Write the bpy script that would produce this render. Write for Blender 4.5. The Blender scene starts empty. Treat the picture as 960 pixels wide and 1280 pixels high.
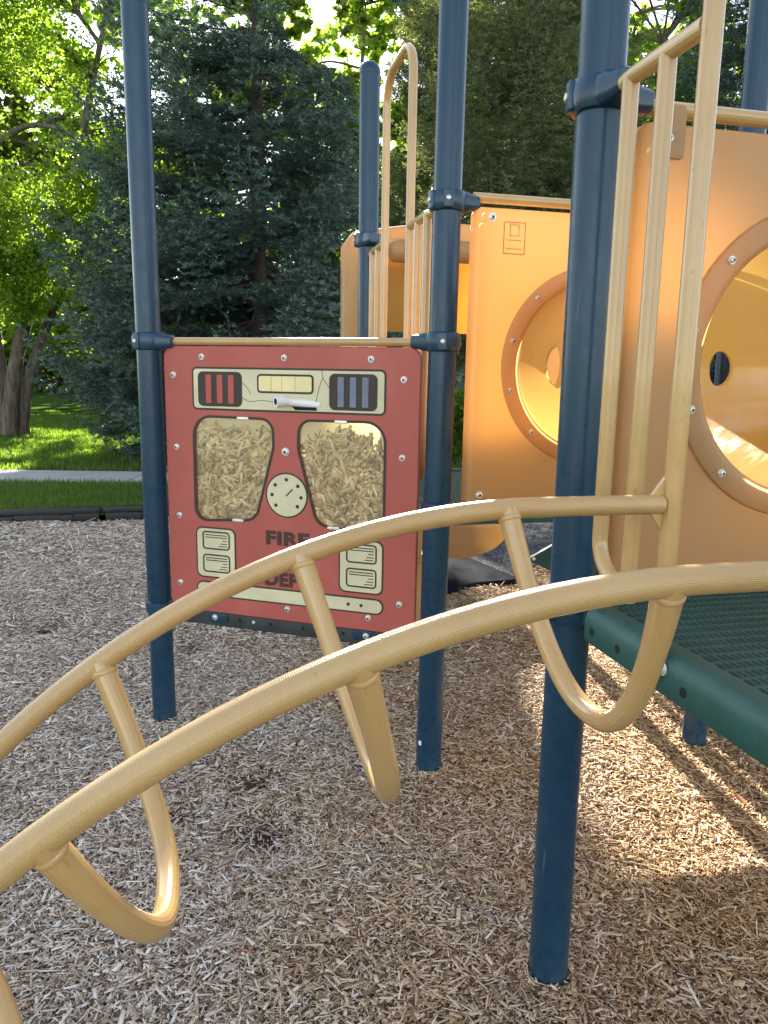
import bpy, bmesh, math, random
import numpy as np
from mathutils import Vector, Matrix
from mathutils.geometry import tessellate_polygon
random.seed(7)
RNG = np.random.default_rng(11)
sc = bpy.context.scene
COL = sc.collection
PI = math.pi
Z = Vector((0, 0, 1))

# ------------------------------------------------------------------ site layout (metres)
E1 = Vector((0.23355, -0.97234, 0))          # along the row of posts, towards the viewer
E2 = Vector((0.97234, 0.23355, 0))           # across the decks
P3 = Vector((0.4016, 1.5807, 0))
P2 = Vector((0.1729, 2.5329, 0))
P5 = Vector((-0.0825, 3.5959, 0))
P4 = Vector((1.2159, 2.7834, 0))
P1 = Vector((-0.8561, 2.8580, 0))
P6 = P5 + E2 * 1.07
P7 = P3 + E1 * 1.07
P8 = P3 + E2 * 1.07
DECK = 0.93
SUN_EL, SUN_AZ = math.radians(26), math.radians(-7)
SUN = Vector((math.sin(SUN_AZ) * math.cos(SUN_EL), math.cos(SUN_AZ) * math.cos(SUN_EL), math.sin(SUN_EL)))

# ------------------------------------------------------------------ materials
def mat(name):
    m = bpy.data.materials.new(name)
    m.use_nodes = True
    nt = m.node_tree
    nt.nodes.clear()
    return m, nt

class NT:
    def __init__(s, nt): s.nt = nt
    def n(s, t, **kw):
        nd = s.nt.nodes.new(t)
        for k, v in kw.items():
            if k.startswith('i_'):
                key = k[2:]
                key = int(key) if key.isdigit() else key.replace('_', ' ')
                nd.inputs[key].default_value = v
            else: setattr(nd, k, v)
        return nd
    def l(s, a, b): s.nt.links.new(a, b)
    def noise(s, scale, detail=4, rough=.55, vec=None, dist=0):
        nd = s.n('ShaderNodeTexNoise'); nd.inputs['Scale'].default_value = scale
        nd.inputs['Detail'].default_value = detail; nd.inputs['Roughness'].default_value = rough
        nd.inputs['Distortion'].default_value = dist
        if vec: s.l(vec, nd.inputs['Vector'])
        return nd
    def ramp(s, fac, stops, interp='LINEAR'):
        nd = s.n('ShaderNodeValToRGB'); cr = nd.color_ramp; cr.interpolation = interp
        while len(cr.elements) < len(stops): cr.elements.new(.5)
        for e, (p, c) in zip(cr.elements, stops):
            e.position = p
            e.color = (c, c, c, 1) if isinstance(c, (int, float)) else (*c, 1)
        s.l(fac, nd.inputs[0]); return nd
    def mix(s, fac, a, b, blend='MIX'):
        nd = s.n('ShaderNodeMix', data_type='RGBA', blend_type=blend)
        for ii, v in ((0, fac), (6, a), (7, b)):
            sock = nd.inputs[ii]
            if hasattr(v, 'is_linked'): s.l(v, sock)
            elif isinstance(v, (int, float)) and ii: sock.default_value = (v, v, v, 1)
            elif isinstance(v, (int, float)): sock.default_value = v
            else: sock.default_value = (*v, 1)
        return nd.outputs[2]
    def math(s, op, a, b=0., c=None):
        nd = s.n('ShaderNodeMath', operation=op)
        for i, v in enumerate((a, b) if c is None else (a, b, c)):
            if hasattr(v, 'is_linked'): s.l(v, nd.inputs[i])
            else: nd.inputs[i].default_value = v
        return nd.outputs[0]
    def bump(s, h, strength=.3, dist=.01, prev=None):
        nd = s.n('ShaderNodeBump'); nd.inputs['Strength'].default_value = strength
        nd.inputs['Distance'].default_value = dist; s.l(h, nd.inputs['Height'])
        if prev: s.l(prev, nd.inputs['Normal'])
        return nd.outputs[0]
    def out(s, sh):
        o = s.n('ShaderNodeOutputMaterial'); s.l(sh, o.inputs[0])

def principled(T, color, rough=.5, normal=None, metallic=0, spec=.5, coat=0):
    p = T.n('ShaderNodeBsdfPrincipled')
    if hasattr(color, 'is_linked'): T.l(color, p.inputs['Base Color'])
    else: p.inputs['Base Color'].default_value = (*color, 1)
    if hasattr(rough, 'is_linked'): T.l(rough, p.inputs['Roughness'])
    else: p.inputs['Roughness'].default_value = rough
    p.inputs['Metallic'].default_value = metallic
    p.inputs['Specular IOR Level'].default_value = spec
    p.inputs['Coat Weight'].default_value = coat
    if normal: T.l(normal, p.inputs['Normal'])
    return p

def plain(name, col, rough=.5, var=.15, scale=8, metallic=0, bump=0, spec=.5):
    m, nt = mat(name); T = NT(nt)
    tc = T.n('ShaderNodeTexCoord').outputs['Object']
    nz = T.noise(scale, 6, .6, tc)
    lo = tuple(c * (1 - var) for c in col); hi = tuple(min(1, c * (1 + var)) for c in col)
    c = T.ramp(nz.outputs[0], [(.3, lo), (.7, hi)]).outputs[0]
    r = T.ramp(nz.outputs[0], [(.3, rough * .85), (.7, min(1, rough * 1.2))]).outputs[0]
    nrm = None
    if bump:
        nrm = T.bump(T.noise(scale * 14, 3, .6, tc).outputs[0], bump, .002)
    T.out(principled(T, c, r, nrm, metallic, spec).outputs[0]); return m

M = {}
def make_materials():
    # powder-coated navy posts with faint dust and scratches
    m, nt = mat('navy_powder_coat'); T = NT(nt)
    tc = T.n('ShaderNodeTexCoord').outputs['Object']
    mp = T.n('ShaderNodeMapping'); mp.inputs['Scale'].default_value = (1, 1, .25); T.l(tc, mp.inputs[0])
    a = T.noise(9, 7, .65, mp.outputs[0]); b = T.noise(60, 4, .7, tc)
    c = T.ramp(a.outputs[0], [(.32, (.0045, .031, .064)), (.55, (.006, .039, .076)), (.75, (.014, .054, .090))]).outputs[0]
    sp = T.n('ShaderNodeTexVoronoi'); sp.inputs['Scale'].default_value = 26; T.l(tc, sp.inputs['Vector'])
    spk = T.ramp(sp.outputs['Distance'], [(.0, 1), (.035, 1), (.05, 0)]).outputs[0]
    gate = T.ramp(T.noise(5, 2, .5, tc).outputs[0], [(.56, 0), (.62, 1)]).outputs[0]
    fac = T.math('MULTIPLY', T.math('MULTIPLY', spk, gate), .55)
    c = T.mix(fac, c, (.35, .36, .36))
    sz = T.n('ShaderNodeSeparateXYZ'); T.l(tc, sz.inputs[0])
    dn = T.noise(14, 7, .7, tc)
    lowz = T.ramp(sz.outputs[2], [(.0, .34), (.10, .16), (.4, .08), (1, .05)]).outputs[0]
    c = T.mix(T.math('MULTIPLY', lowz, T.ramp(dn.outputs[0], [(.35, 0), (.8, 1)]).outputs[0]), c, (.10, .105, .105))
    ms = T.n('ShaderNodeMapping'); ms.inputs['Scale'].default_value = (40, 40, 3); ms.inputs['Rotation'].default_value = (.3, .2, 0); T.l(tc, ms.inputs[0])
    sc1 = T.ramp(T.noise(1, 2, .5, ms.outputs[0]).outputs[0], [(.70, 0), (.73, .35)]).outputs[0]
    c = T.mix(sc1, c, (.11, .15, .19))
    r = T.ramp(dn.outputs[0], [(.3, .20), (.7, .40)]).outputs[0]
    nrm = T.bump(b.outputs[0], .08, .001)
    T.out(principled(T, c, r, nrm, spec=.38).outputs[0]); M['navy'] = m
    M['clamp'] = plain('navy_cast_clamp', (.009, .040, .078), .30, .3, 14, bump=.12)

    # tan PVC coated pipe: knurled (rails) and ribbed (bars)
    def pvc(name, kind):
        m, nt = mat(name); T = NT(nt)
        tc = T.n('ShaderNodeTexCoord')
        uv = tc.outputs['UV']; ob = tc.outputs['Object']
        sx = T.n('ShaderNodeSeparateXYZ'); T.l(uv, sx.inputs[0])
        u, v = sx.outputs[0], sx.outputs[1]
        dirt = T.noise(5, 6, .65, ob)
        col = T.ramp(dirt.outputs[0], [(.25, (.42, .26, .095)), (.5, (.48, .30, .115)), (.8, (.53, .35, .15))]).outputs[0]
        if kind == 'knurl':
            s1 = T.math('SINE', T.math('MULTIPLY', T.math('ADD', u, v), 2 * PI / .0044))
            s2 = T.math('SINE', T.math('MULTIPLY', T.math('SUBTRACT', u, v), 2 * PI / .0044))
            h = T.math('MULTIPLY', s1, s2)
            nrm = T.bump(h, .42, .0006)
            gr = T.ramp(h, [(.0, .93), (.4, 1.0)]).outputs[0]
            col = T.mix(1, col, gr, 'MULTIPLY')
        else:
            rib = T.math('SINE', T.math('MULTIPLY', v, 2 * PI / .0062))
            nz = T.noise(1, 3, .6)
            mp = T.n('ShaderNodeMapping'); mp.inputs['Scale'].default_value = (30, 420, 1)
            T.l(uv, mp.inputs[0]); T.l(mp.outputs[0], nz.inputs['Vector'])
            h = T.math('ADD', T.math('MULTIPLY', rib, .5), T.math('MULTIPLY', nz.outputs[0], .35))
            nrm = T.bump(h, .38, .0006)
            # worn dark dashes in the grooves
            d1 = T.ramp(rib, [(.0, 1), (.03, 1), (.12, 0)]).outputs[0]
            n2 = T.noise(1, 2, .5)
            mp2 = T.n('ShaderNodeMapping'); mp2.inputs['Scale'].default_value = (38, 90, 1)
            T.l(uv, mp2.inputs[0]); T.l(mp2.outputs[0], n2.inputs['Vector'])
            d2 = T.ramp(n2.outputs[0], [(.60, 0), (.70, 1)]).outputs[0]
            col = T.mix(T.math('MULTIPLY', T.math('MULTIPLY', d1, d2), .30), col, (.16, .11, .06))
        # chips and grime spots
        vo = T.n('ShaderNodeTexVoronoi'); vo.inputs['Scale'].default_value = 15; T.l(ob, vo.inputs['Vector'])
        sp = T.ramp(vo.outputs['Distance'], [(0, 1), (.04, 1), (.06, 0)]).outputs[0]
        col = T.mix(T.math('MULTIPLY', sp, .25), col, (.15, .10, .06))
        T.out(principled(T, col, .27, nrm, spec=.7, coat=.25).outputs[0]); return m
    M['knurl'] = pvc('tan_knurled_pvc', 'knurl')
    M['rib'] = pvc('tan_ribbed_pvc', 'rib')

    # yellow-orange rotomoulded plastic that lets light through
    def roto(name, col, trans, tcol, rough=.33):
        m, nt = mat(name); T = NT(nt)
        tc = T.n('ShaderNodeTexCoord').outputs['Object']
        a = T.noise(3, 5, .6, tc); b = T.noise(45, 4, .6, tc)
        c = T.ramp(a.outputs[0], [(.3, tuple(x * .9 for x in col)), (.7, tuple(min(1, x * 1.08) for x in col))]).outputs[0]
        scr = T.noise(7, 8, .75, tc, 2.5)
        sr = T.ramp(scr.outputs[0], [(.45, rough), (.7, rough + .22)]).outputs[0]
        nrm = T.bump(b.outputs[0], .07, .002)
        p = principled(T, c, sr, nrm)
        t = T.n('ShaderNodeBsdfTranslucent'); t.inputs[0].default_value = (*tcol, 1)
        mx = T.n('ShaderNodeMixShader'); mx.inputs[0].default_value = trans
        T.l(p.outputs[0], mx.inputs[1]); T.l(t.outputs[0], mx.inputs[2])
        T.out(mx.outputs[0]); return m
    M['roto'] = roto('orange_rotomoulded_plastic', (.45, .295, .14), .40, (.88, .57, .25))
    M['trough'] = roto('orange_slide_plastic', (.25, .115, .028), .06, (.9, .45, .1))
    M['tube'] = roto('yellow_tunnel_plastic', (.48, .30, .105), .42, (.95, .56, .14), .11)

    # fire panel
    m, nt = mat('red_faded_panel'); T = NT(nt)
    tc = T.n('ShaderNodeTexCoord').outputs['Object']
    a = T.noise(4, 7, .65, tc); b = T.noise(70, 3, .6, tc)
    c = T.ramp(a.outputs[0], [(.3, (.37, .074, .056)), (.55, (.41, .090, .068)), (.8, (.45, .13, .10))]).outputs[0]
    dr = T.ramp(T.noise(13, 6, .7, tc, 1).outputs[0], [(.62, 0), (.8, .3)]).outputs[0]
    c = T.mix(dr, c, (.42, .22, .15))
    T.out(principled(T, c, .55, T.bump(b.outputs[0], .1, .001)).outputs[0]); M['red'] = m
    M['cream'] = plain('cream_panel_layer', (.62, .57, .37), .5, .12, 6)
    M['lens'] = plain('yellow_lens_plastic', (.78, .66, .33), .35, .08, 10)
    M['ribline'] = plain('lens_rib_shadow_gap', (.36, .31, .16), .6, .1, 10)  # darker tone of the thin ribs across the lens
    M['ink'] = plain('dark_engraved_line', (.035, .026, .018), .6, .2, 20)
    M['letter'] = plain('worn_brown_lettering', (.055, .024, .016), .6, .45, 45)
    M['bluegrey'] = plain('grey_blue_slot', (.15, .17, .25), .5, .2, 12)
    M['redslot'] = plain('red_slot', (.42, .07, .055), .5, .1, 12)
    M['white'] = plain('white_pipe_plastic', (.78, .78, .78), .35, .05, 9)
    M['black'] = plain('black_plastic', (.008, .009, .010), .45, .2, 12, bump=.1)
    M['void'] = plain('dark_hole', (.003, .003, .003), .9, 0, 1)
    M['steel'] = plain('galvanised_bolt', (.70, .69, .66), .32, .15, 60, metallic=.55)
    M['beam'] = plain('dark_green_grey_beam', (.022, .030, .032), .5, .4, 9, bump=.1)
    m, nt = mat('cream_backing_translucent'); T = NT(nt)
    d = T.n('ShaderNodeBsdfDiffuse'); d.inputs[0].default_value = (.72, .60, .34, 1)
    t = T.n('ShaderNodeBsdfTranslucent'); t.inputs[0].default_value = (.95, .82, .45, 1)
    mx = T.n('ShaderNodeMixShader'); mx.inputs[0].default_value = .6
    T.l(d.outputs[0], mx.inputs[1]); T.l(t.outputs[0], mx.inputs[2]); T.out(mx.outputs[0]); M['backing'] = m
    m, nt = mat('clear_scuffed_pane'); T = NT(nt)
    tr = T.n('ShaderNodeBsdfTransparent'); tr.inputs[0].default_value = (.99, .98, .93, 1)
    g = T.n('ShaderNodeBsdfGlossy'); g.inputs['Roughness'].default_value = .22
    d = T.n('ShaderNodeBsdfDiffuse'); d.inputs[0].default_value = (.78, .72, .58, 1)
    m1 = T.n('ShaderNodeMixShader'); m1.inputs[0].default_value = .05
    T.l(tr.outputs[0], m1.inputs[1]); T.l(d.outputs[0], m1.inputs[2])
    m2 = T.n('ShaderNodeMixShader'); m2.inputs[0].default_value = .05
    T.l(m1.outputs[0], m2.inputs[1]); T.l(g.outputs[0], m2.inputs[2]); T.out(m2.outputs[0]); M['pane'] = m

    # decks
    m, nt = mat('green_deck_coating'); T = NT(nt)
    tc = T.n('ShaderNodeTexCoord').outputs['Object']
    a = T.noise(5, 6, .6, tc); b = T.noise(160, 3, .7, tc)
    c = T.ramp(a.outputs[0], [(.3, (.008, .060, .052)), (.7, (.015, .088, .074))]).outputs[0]
    sp = T.ramp(b.outputs[0], [(.58, 0), (.72, .35)]).outputs[0]
    c = T.mix(sp, c, (.10, .20, .16))
    du = T.ramp(T.noise(6, 5, .7, tc, 1).outputs[0], [(.55, 0), (.8, .3)]).outputs[0]
    c = T.mix(du, c, (.16, .17, .14))
    T.out(principled(T, c, .5, T.bump(b.outputs[0], .25, .0015)).outputs[0]); M['deck'] = m
    M['darkgreen'] = plain('dark_green_step_plastic', (.005, .030, .026), .8, .2, 8)

    # ground things
    GREY = [(0, (.16, .12, .09)), (.14, (.35, .285, .23)), (.38, (.56, .485, .415)), (.62, (.68, .62, .55)), (.84, (.77, .73, .68)), (1, (.86, .85, .83))]
    def chips(name, stops, tint, tscale):
        m, nt = mat(name); T = NT(nt)
        g = T.n('ShaderNodeNewGeometry'); tc = T.n('ShaderNodeTexCoord').outputs['Object']
        c = T.ramp(g.outputs['Random Per Island'], stops).outputs[0]
        if tint:
            nz = T.noise(tscale, 4, .6, tc)
            sx = T.n('ShaderNodeSeparateXYZ'); T.l(tc, sx.inputs[0])
            gx = T.math('MULTIPLY_ADD', sx.outputs[0], .50, .30)
            f = T.ramp(T.math('ADD', gx, T.math('MULTIPLY_ADD', nz.outputs[0], 1.6, -.8)), [(.0, 0), (.75, .9)]).outputs[0]
            c = T.mix(.5, c, T.ramp(g.outputs['Random Per Island'], GREY).outputs[0])
            c = T.mix(f, c, T.ramp(g.outputs['Random Per Island'], stops).outputs[0])
            c = T.mix(f, c, T.mix(1, c, tint, 'MULTIPLY'))
        fib = T.noise(260, 3, .6, tc)
        c = T.mix(1, c, T.ramp(fib.outputs[0], [(.3, .72), (.7, 1.1)]).outputs[0], 'MULTIPLY')
        T.out(principled(T, c, .8, T.bump(fib.outputs[0], .3, .001), spec=.25).outputs[0]); return m
    M['chips'] = chips('weathered_wood_chips',
        [(0, (.13, .078, .042)), (.15, (.31, .20, .11)), (.38, (.54, .395, .245)), (.62, (.67, .54, .37)), (.84, (.74, .645, .51)), (.94, (.78, .73, .66)), (1, (.84, .82, .79))],
        (.86, .68, .47), 1.1)
    M['fresh'] = chips('fresh_wood_chips',
        [(0, (.22, .125, .052)), (.2, (.46, .30, .135)), (.5, (.74, .53, .27)), (.85, (.88, .70, .42)), (1, (.93, .83, .60))], None, 1)
    m, nt = mat('chip_soil'); T = NT(nt)
    tc = T.n('ShaderNodeTexCoord').outputs['Object']
    a = T.noise(60, 8, .7, tc); b = T.noise(1.4, 4, .6, tc)
    c = T.ramp(a.outputs[0], [(.3, (.12, .082, .055)), (.5, (.30, .22, .15)), (.7, (.46, .38, .29))]).outputs[0]
    vo = T.n('ShaderNodeTexVoronoi'); vo.inputs['Scale'].default_value = 75; T.l(tc, vo.inputs['Vector'])
    dm = T.n('ShaderNodeAttribute', attribute_name='damp')
    c = T.mix(.45, c, T.ramp(vo.outputs['Color'], [(.1, (.06, .04, .03)), (.5, (.26, .19, .13)), (.95, (.46, .41, .35))]).outputs[0])
    c = T.mix(dm.outputs['Fac'], c, (.022, .014, .010))
    T.out(principled(T, c, .95, T.bump(a.outputs[0], .8, .02), spec=.2).outputs[0]); M['soil'] = m
    m, nt = mat('rubber_safety_surface'); T = NT(nt)
    tc = T.n('ShaderNodeTexCoord').outputs['Object']
    vo = T.n('ShaderNodeTexVoronoi'); vo.inputs['Scale'].default_value = 70; T.l(tc, vo.inputs['Vector'])
    c = T.ramp(vo.outputs['Color'], [(.1, (.010, .012, .016)), (.45, (.030, .033, .040)), (.7, (.072, .072, .076)), (.9, (.20, .195, .185))]).outputs[0]
    T.out(principled(T, c, .85, T.bump(vo.outputs['Distance'], .6, .006), spec=.3).outputs[0]); M['rubber'] = m
    m, nt = mat('concrete_path'); T = NT(nt)
    tc = T.n('ShaderNodeTexCoord').outputs['Object']
    a = T.noise(3, 8, .65, tc); b = T.noise(90, 4, .7, tc)
    c = T.ramp(a.outputs[0], [(.3, (.30, .30, .30)), (.7, (.42, .415, .40))]).outputs[0]
    c = T.mix(.3, c, T.ramp(b.outputs[0], [(.3, .2), (.7, .55)]).outputs[0])
    T.out(principled(T, c, .9, T.bump(b.outputs[0], .3, .004), spec=.3).outputs[0]); M['concrete'] = m
    m, nt = mat('lawn_turf'); T = NT(nt)
    tc = T.n('ShaderNodeTexCoord').outputs['Object']
    a = T.noise(1.2, 5, .6, tc); b = T.noise(55, 6, .75, tc)
    c = T.ramp(b.outputs[0], [(.3, (.020, .040, .010)), (.55, (.055, .105, .022)), (.75, (.11, .17, .035))]).outputs[0]
    c = T.mix(T.ramp(a.outputs[0], [(.4, 0), (.7, .4)]).outputs[0], c, (.10, .14, .035))
    T.out(principled(T, c, 1, T.bump(b.outputs[0], .5, .02), spec=0).outputs[0]); M['lawn'] = m

    def leaf(name, stops, tcol, tr, rough=.5, attr=None, tipcol=None):
        m, nt = mat(name); T = NT(nt)
        g = T.n('ShaderNodeNewGeometry'); tc = T.n('ShaderNodeTexCoord').outputs['Object']
        nz = T.noise(1.7, 3, .6, tc)
        f = T.math('ADD', T.math('MULTIPLY', g.outputs['Random Per Island'], .55), T.math('MULTIPLY', nz.outputs[0], .45))
        c = T.ramp(f, stops).outputs[0]
        if attr:
            at = T.n('ShaderNodeAttribute', attribute_name=attr)
            c = T.mix(T.math('MULTIPLY', at.outputs['Fac'], .8), c, tipcol)
        p = principled(T, c, rough, spec=.35)
        t = T.n('ShaderNodeBsdfTranslucent')
        T.l(T.mix(1, c, tcol, 'MULTIPLY'), t.inputs[0])
        mx = T.n('ShaderNodeMixShader'); mx.inputs[0].default_value = tr
        T.l(p.outputs[0], mx.inputs[1]); T.l(t.outputs[0], mx.inputs[2]); T.out(mx.outputs[0]); return m
    M['needle'] = leaf('blue_spruce_needles', [(.2, (.022, .044, .038)), (.5, (.048, .086, .074)), (.8, (.088, .142, .118))], (1.2, 1.3, .8), .20, .45, 'tip', (.24, .33, .26))
    M['needle2'] = leaf('grey_green_spruce_needles', [(.2, (.060, .078, .044)), (.5, (.100, .126, .068)), (.8, (.145, .172, .092))], (1.9, 1.8, .8), .45, .5, 'tip', (.27, .29, .16))
    M['leaf'] = leaf('bright_maple_leaves', [(.2, (.070, .115, .014)), (.5, (.105, .155, .020)), (.85, (.150, .19, .028))], (3.1, 3.3, 1.8), .60)
    M['leaf2'] = leaf('mid_green_leaves', [(.2, (.06, .095, .015)), (.5, (.10, .135, .022)), (.85, (.15, .175, .035))], (2.5, 2.6, 1.7), .52)
    M['grass'] = leaf('grass_blades', [(.2, (.026, .060, .012)), (.5, (.046, .095, .018)), (.85, (.085, .14, .03))], (4.0, 3.4, 1.2), .5)
    m, nt = mat('bark'); T = NT(nt)
    tc = T.n('ShaderNodeTexCoord').outputs['Object']
    mp = T.n('ShaderNodeMapping'); mp.inputs['Scale'].default_value = (1, 1, .18); T.l(tc, mp.inputs[0])
    a = T.noise(16, 8, .7, mp.outputs[0])
    c = T.ramp(a.outputs[0], [(.3, (.045, .034, .026)), (.5, (.13, .10, .08)), (.75, (.27, .23, .19))]).outputs[0]
    T.out(principled(T, c, .95, T.bump(a.outputs[0], 1, .05), spec=.2).outputs[0]); M['bark'] = m
    M['barkdark'] = plain('dark_spruce_bark', (.055, .042, .033), .95, .4, 12)
make_materials()

# ------------------------------------------------------------------ mesh helpers
class Frame:
    def __init__(s, o, x, y, n): s.o, s.x, s.y, s.n = Vector(o), Vector(x), Vector(y), Vector(n)
    def p(s, a, b, c=0): return s.o + s.x * a + s.y * b + s.n * c

class MB:
    def __init__(s): s.v, s.f, s.uv, s.mi = [], [], [], []
    def add(s, vs, fs, uvs=None, mi=0):
        b = len(s.v); s.v += [Vector(v) for v in vs]
        for k, f in enumerate(fs):
            s.f.append([b + i for i in f]); s.uv.append(uvs[k] if uvs else None); s.mi.append(mi)
    def loops(s, rings, cap0=True, cap1=True, mi=0, closed=True):
        n = len(rings[0]); vs = [p for r in rings for p in r]; fs = []
        for i in range(len(rings) - 1):
            for j in range(n if closed else n - 1):
                k = (j + 1) % n
                fs.append((i * n + j, i * n + k, (i + 1) * n + k, (i + 1) * n + j))
        if cap0: fs.append(tuple(range(n))[::-1])
        if cap1: fs.append(tuple((len(rings) - 1) * n + j for j in range(n)))
        s.add(vs, fs, None, mi)
    def tube(s, path, r, segs=16, caps=True, mi=0, closed=False, sub=1):
        path = [Vector(p) for p in path]
        n = len(path); rr = r if isinstance(r, (list, tuple)) else [r] * n
        tang = []
        for i in range(n):
            a = path[max(0, i - 1)]; b = path[min(n - 1, i + 1)]
            if closed: a = path[i - 1]; b = path[(i + 1) % n]
            tang.append((b - a).normalized())
        t0 = tang[0]; ref = Vector((0, 0, 1)) if abs(t0.z) < .9 else Vector((1, 0, 0))
        nx = t0.cross(ref).normalized(); rings = []; us = [0]
        for i in range(n):
            t = tang[i]; nx = (nx - t * nx.dot(t)).normalized(); ny = t.cross(nx)
            rings.append([path[i] + (nx * math.cos(2 * PI * j / segs) + ny * math.sin(2 * PI * j / segs)) * rr[i] for j in range(segs)])
            if i: us.append(us[-1] + (path[i] - path[i - 1]).length)
        vs = [p for q in rings for p in q]; fs = []; uvs = []
        R = max(rr)
        for i in range(n - 1):
            for j in range(segs):
                k = (j + 1) % segs
                fs.append((i * segs + j, i * segs + k, (i + 1) * segs + k, (i + 1) * segs + j))
                v0, v1 = 2 * PI * R * j / segs, 2 * PI * R * (j + 1) / segs
                uvs.append(((us[i], v0), (us[i], v1), (us[i + 1], v1), (us[i + 1], v0)))
        if caps:
            fs.append(tuple(range(segs))[::-1]); uvs.append(((0, 0),) * segs)
            fs.append(tuple((n - 1) * segs + j for j in range(segs))); uvs.append(((0, 0),) * segs)
        s.add(vs, fs, uvs, mi)
    def lathe(s, o, ax, prof, segs=20, mi=0, caps=True):
        o, ax = Vector(o), Vector(ax).normalized()
        ref = Z if abs(ax.z) < .9 else Vector((1, 0, 0))
        x = ax.cross(ref).normalized(); y = ax.cross(x)
        rings = [[o + ax * h + (x * math.cos(2 * PI * j / segs) + y * math.sin(2 * PI * j / segs)) * r for j in range(segs)] for r, h in prof]
        s.loops(rings, caps, caps, mi)
    def slab(s, F, loop, d0, d1, bev=0, mi=0, holes=()):
        """prism of a 2-D outline (with holes) from depth d0 (back) to d1 (front)"""
        if holes:
            ls = [loop] + list(holes)
            tri = tessellate_polygon([[Vector((a, b, 0)) for a, b in l] for l in ls])
            flat = [p for l in ls for p in l]
            for d, rev in ((d1, False), (d0, True)):
                s.add([F.p(a, b, d) for a, b in flat], [tuple(t)[::-1] if rev else tuple(t) for t in tri], None, mi)
            for l in ls:
                s.loops([[F.p(a, b, d0) for a, b in l], [F.p(a, b, d1) for a, b in l]], False, False, mi)
        else:
            s.loops([[F.p(a, b, d0) for a, b in loop], [F.p(a, b, d1) for a, b in loop]], True, True, mi)
    def rbox(s, F, cx, cy, w, h, r, d0, d1, bev, mi=0, n=6):
        """rounded box with bevelled front and back edges, in frame F"""
        rings = []
        st = 4
        def ring(ins, d): return [F.p(a, b, d) for a, b in rrect(cx, cy, w - 2 * ins, h - 2 * ins, max(r - ins, .0006), n)]
        for i in range(st + 1):
            a = PI / 2 * i / st; rings.append(ring(bev * (1 - math.sin(a)), d0 + bev * (1 - math.cos(a))))
        for i in range(st + 1):
            a = PI / 2 * (1 - i / st); rings.append(ring(bev * (1 - math.sin(a)), d1 - bev * (1 - math.cos(a))))
        s.loops(rings, True, True, mi)
    def build(s, name, mats, parent=None, smooth=True, base=None, angle=35, merge=1e-5):
        if parent:
            base = Vector(); q = parent
            while q: base = base + q.location; q = q.parent
        elif base is None: base = Vector()
        me = bpy.data.meshes.new(name); bm = bmesh.new(); uvl = bm.loops.layers.uv.new('UVMap')
        vv = [bm.verts.new(v - base) for v in s.v]
        for f, u, mi in zip(s.f, s.uv, s.mi):
            try: fc = bm.faces.new([vv[i] for i in f])
            except ValueError: continue
            fc.material_index = mi; fc.smooth = smooth
            if u:
                for lp, q in zip(fc.loops, u): lp[uvl].uv = q
        bmesh.ops.remove_doubles(bm, verts=bm.verts, dist=merge)
        bmesh.ops.recalc_face_normals(bm, faces=bm.faces)
        if smooth:
            ca = math.radians(angle)
            for e in bm.edges:
                if len(e.link_faces) == 2 and e.calc_face_angle(0) > ca: e.smooth = False
        bm.to_mesh(me); bm.free()
        for m in (mats if isinstance(mats, (list, tuple)) else [mats]): me.materials.append(m)
        o = bpy.data.objects.new(name, me); COL.objects.link(o)
        if parent: o.parent = parent
        else: o.location = base
        return o

def rrect(cx, cy, w, h, r, n=6):
    r = min(r, w / 2 - 1e-5, h / 2 - 1e-5); pts = []
    for qx, qy, a0 in ((1, 1, 0), (-1, 1, 90), (-1, -1, 180), (1, -1, 270)):
        for i in range(n + 1):
            a = math.radians(a0 + 90 * i / n)
            pts.append((cx + qx * (w / 2 - r) + r * math.cos(a), cy + qy * (h / 2 - r) + r * math.sin(a)))
    return pts
def circ(cx, cy, r, n=32): return [(cx + r * math.cos(2 * PI * i / n), cy + r * math.sin(2 * PI * i / n)) for i in range(n)]
def round_poly(pts, rad, n=6):
    """round the corners of a convex polygon"""
    out = []; m = len(pts)
    for i in range(m):
        p = Vector(pts[i]).to_2d(); a = (Vector(pts[i - 1]).to_2d() - p); b = (Vector(pts[(i + 1) % m]).to_2d() - p)
        la, lb = a.length, b.length; a.normalize(); b.normalize()
        r = rad[i] if isinstance(rad, (list, tuple)) else rad
        half = math.acos(max(-1, min(1, a.dot(b)))) / 2
        t = min(r / math.tan(half), la * .45, lb * .45); r = t * math.tan(half)
        c = p + (a + b).normalized() * (r / math.sin(half))
        s0 = p + a * t - c; s1 = p + b * t - c
        a0 = math.atan2(s0.y, s0.x); a1 = math.atan2(s1.y, s1.x); d = (a1 - a0 + PI) % (2 * PI) - PI
        for k in range(n + 1):
            q = a0 + d * k / n; out.append((c.x + r * math.cos(q), c.y + r * math.sin(q)))
    return out
def inset(pts, d):
    """offset a ccw outline inwards by d"""
    out = []; m = len(pts)
    for i in range(m):
        p = Vector(pts[i]).to_2d(); a = (p - Vector(pts[i - 1]).to_2d()); b = (Vector(pts[(i + 1) % m]).to_2d() - p)
        if a.length < 1e-9: a = b
        if b.length < 1e-9: b = a
        t = (a.normalized() + b.normalized()).normalized(); nn = Vector((-t.y, t.x))
        out.append(tuple(p + nn * d))
    return out
def inside(pts, x, y):
    c = False; j = len(pts) - 1
    for i in range(len(pts)):
        xi, yi = pts[i]; xj, yj = pts[j]
        if (yi > y) != (yj > y) and x < (xj - xi) * (y - yi) / (yj - yi) + xi: c = not c
        j = i
    return c
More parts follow.
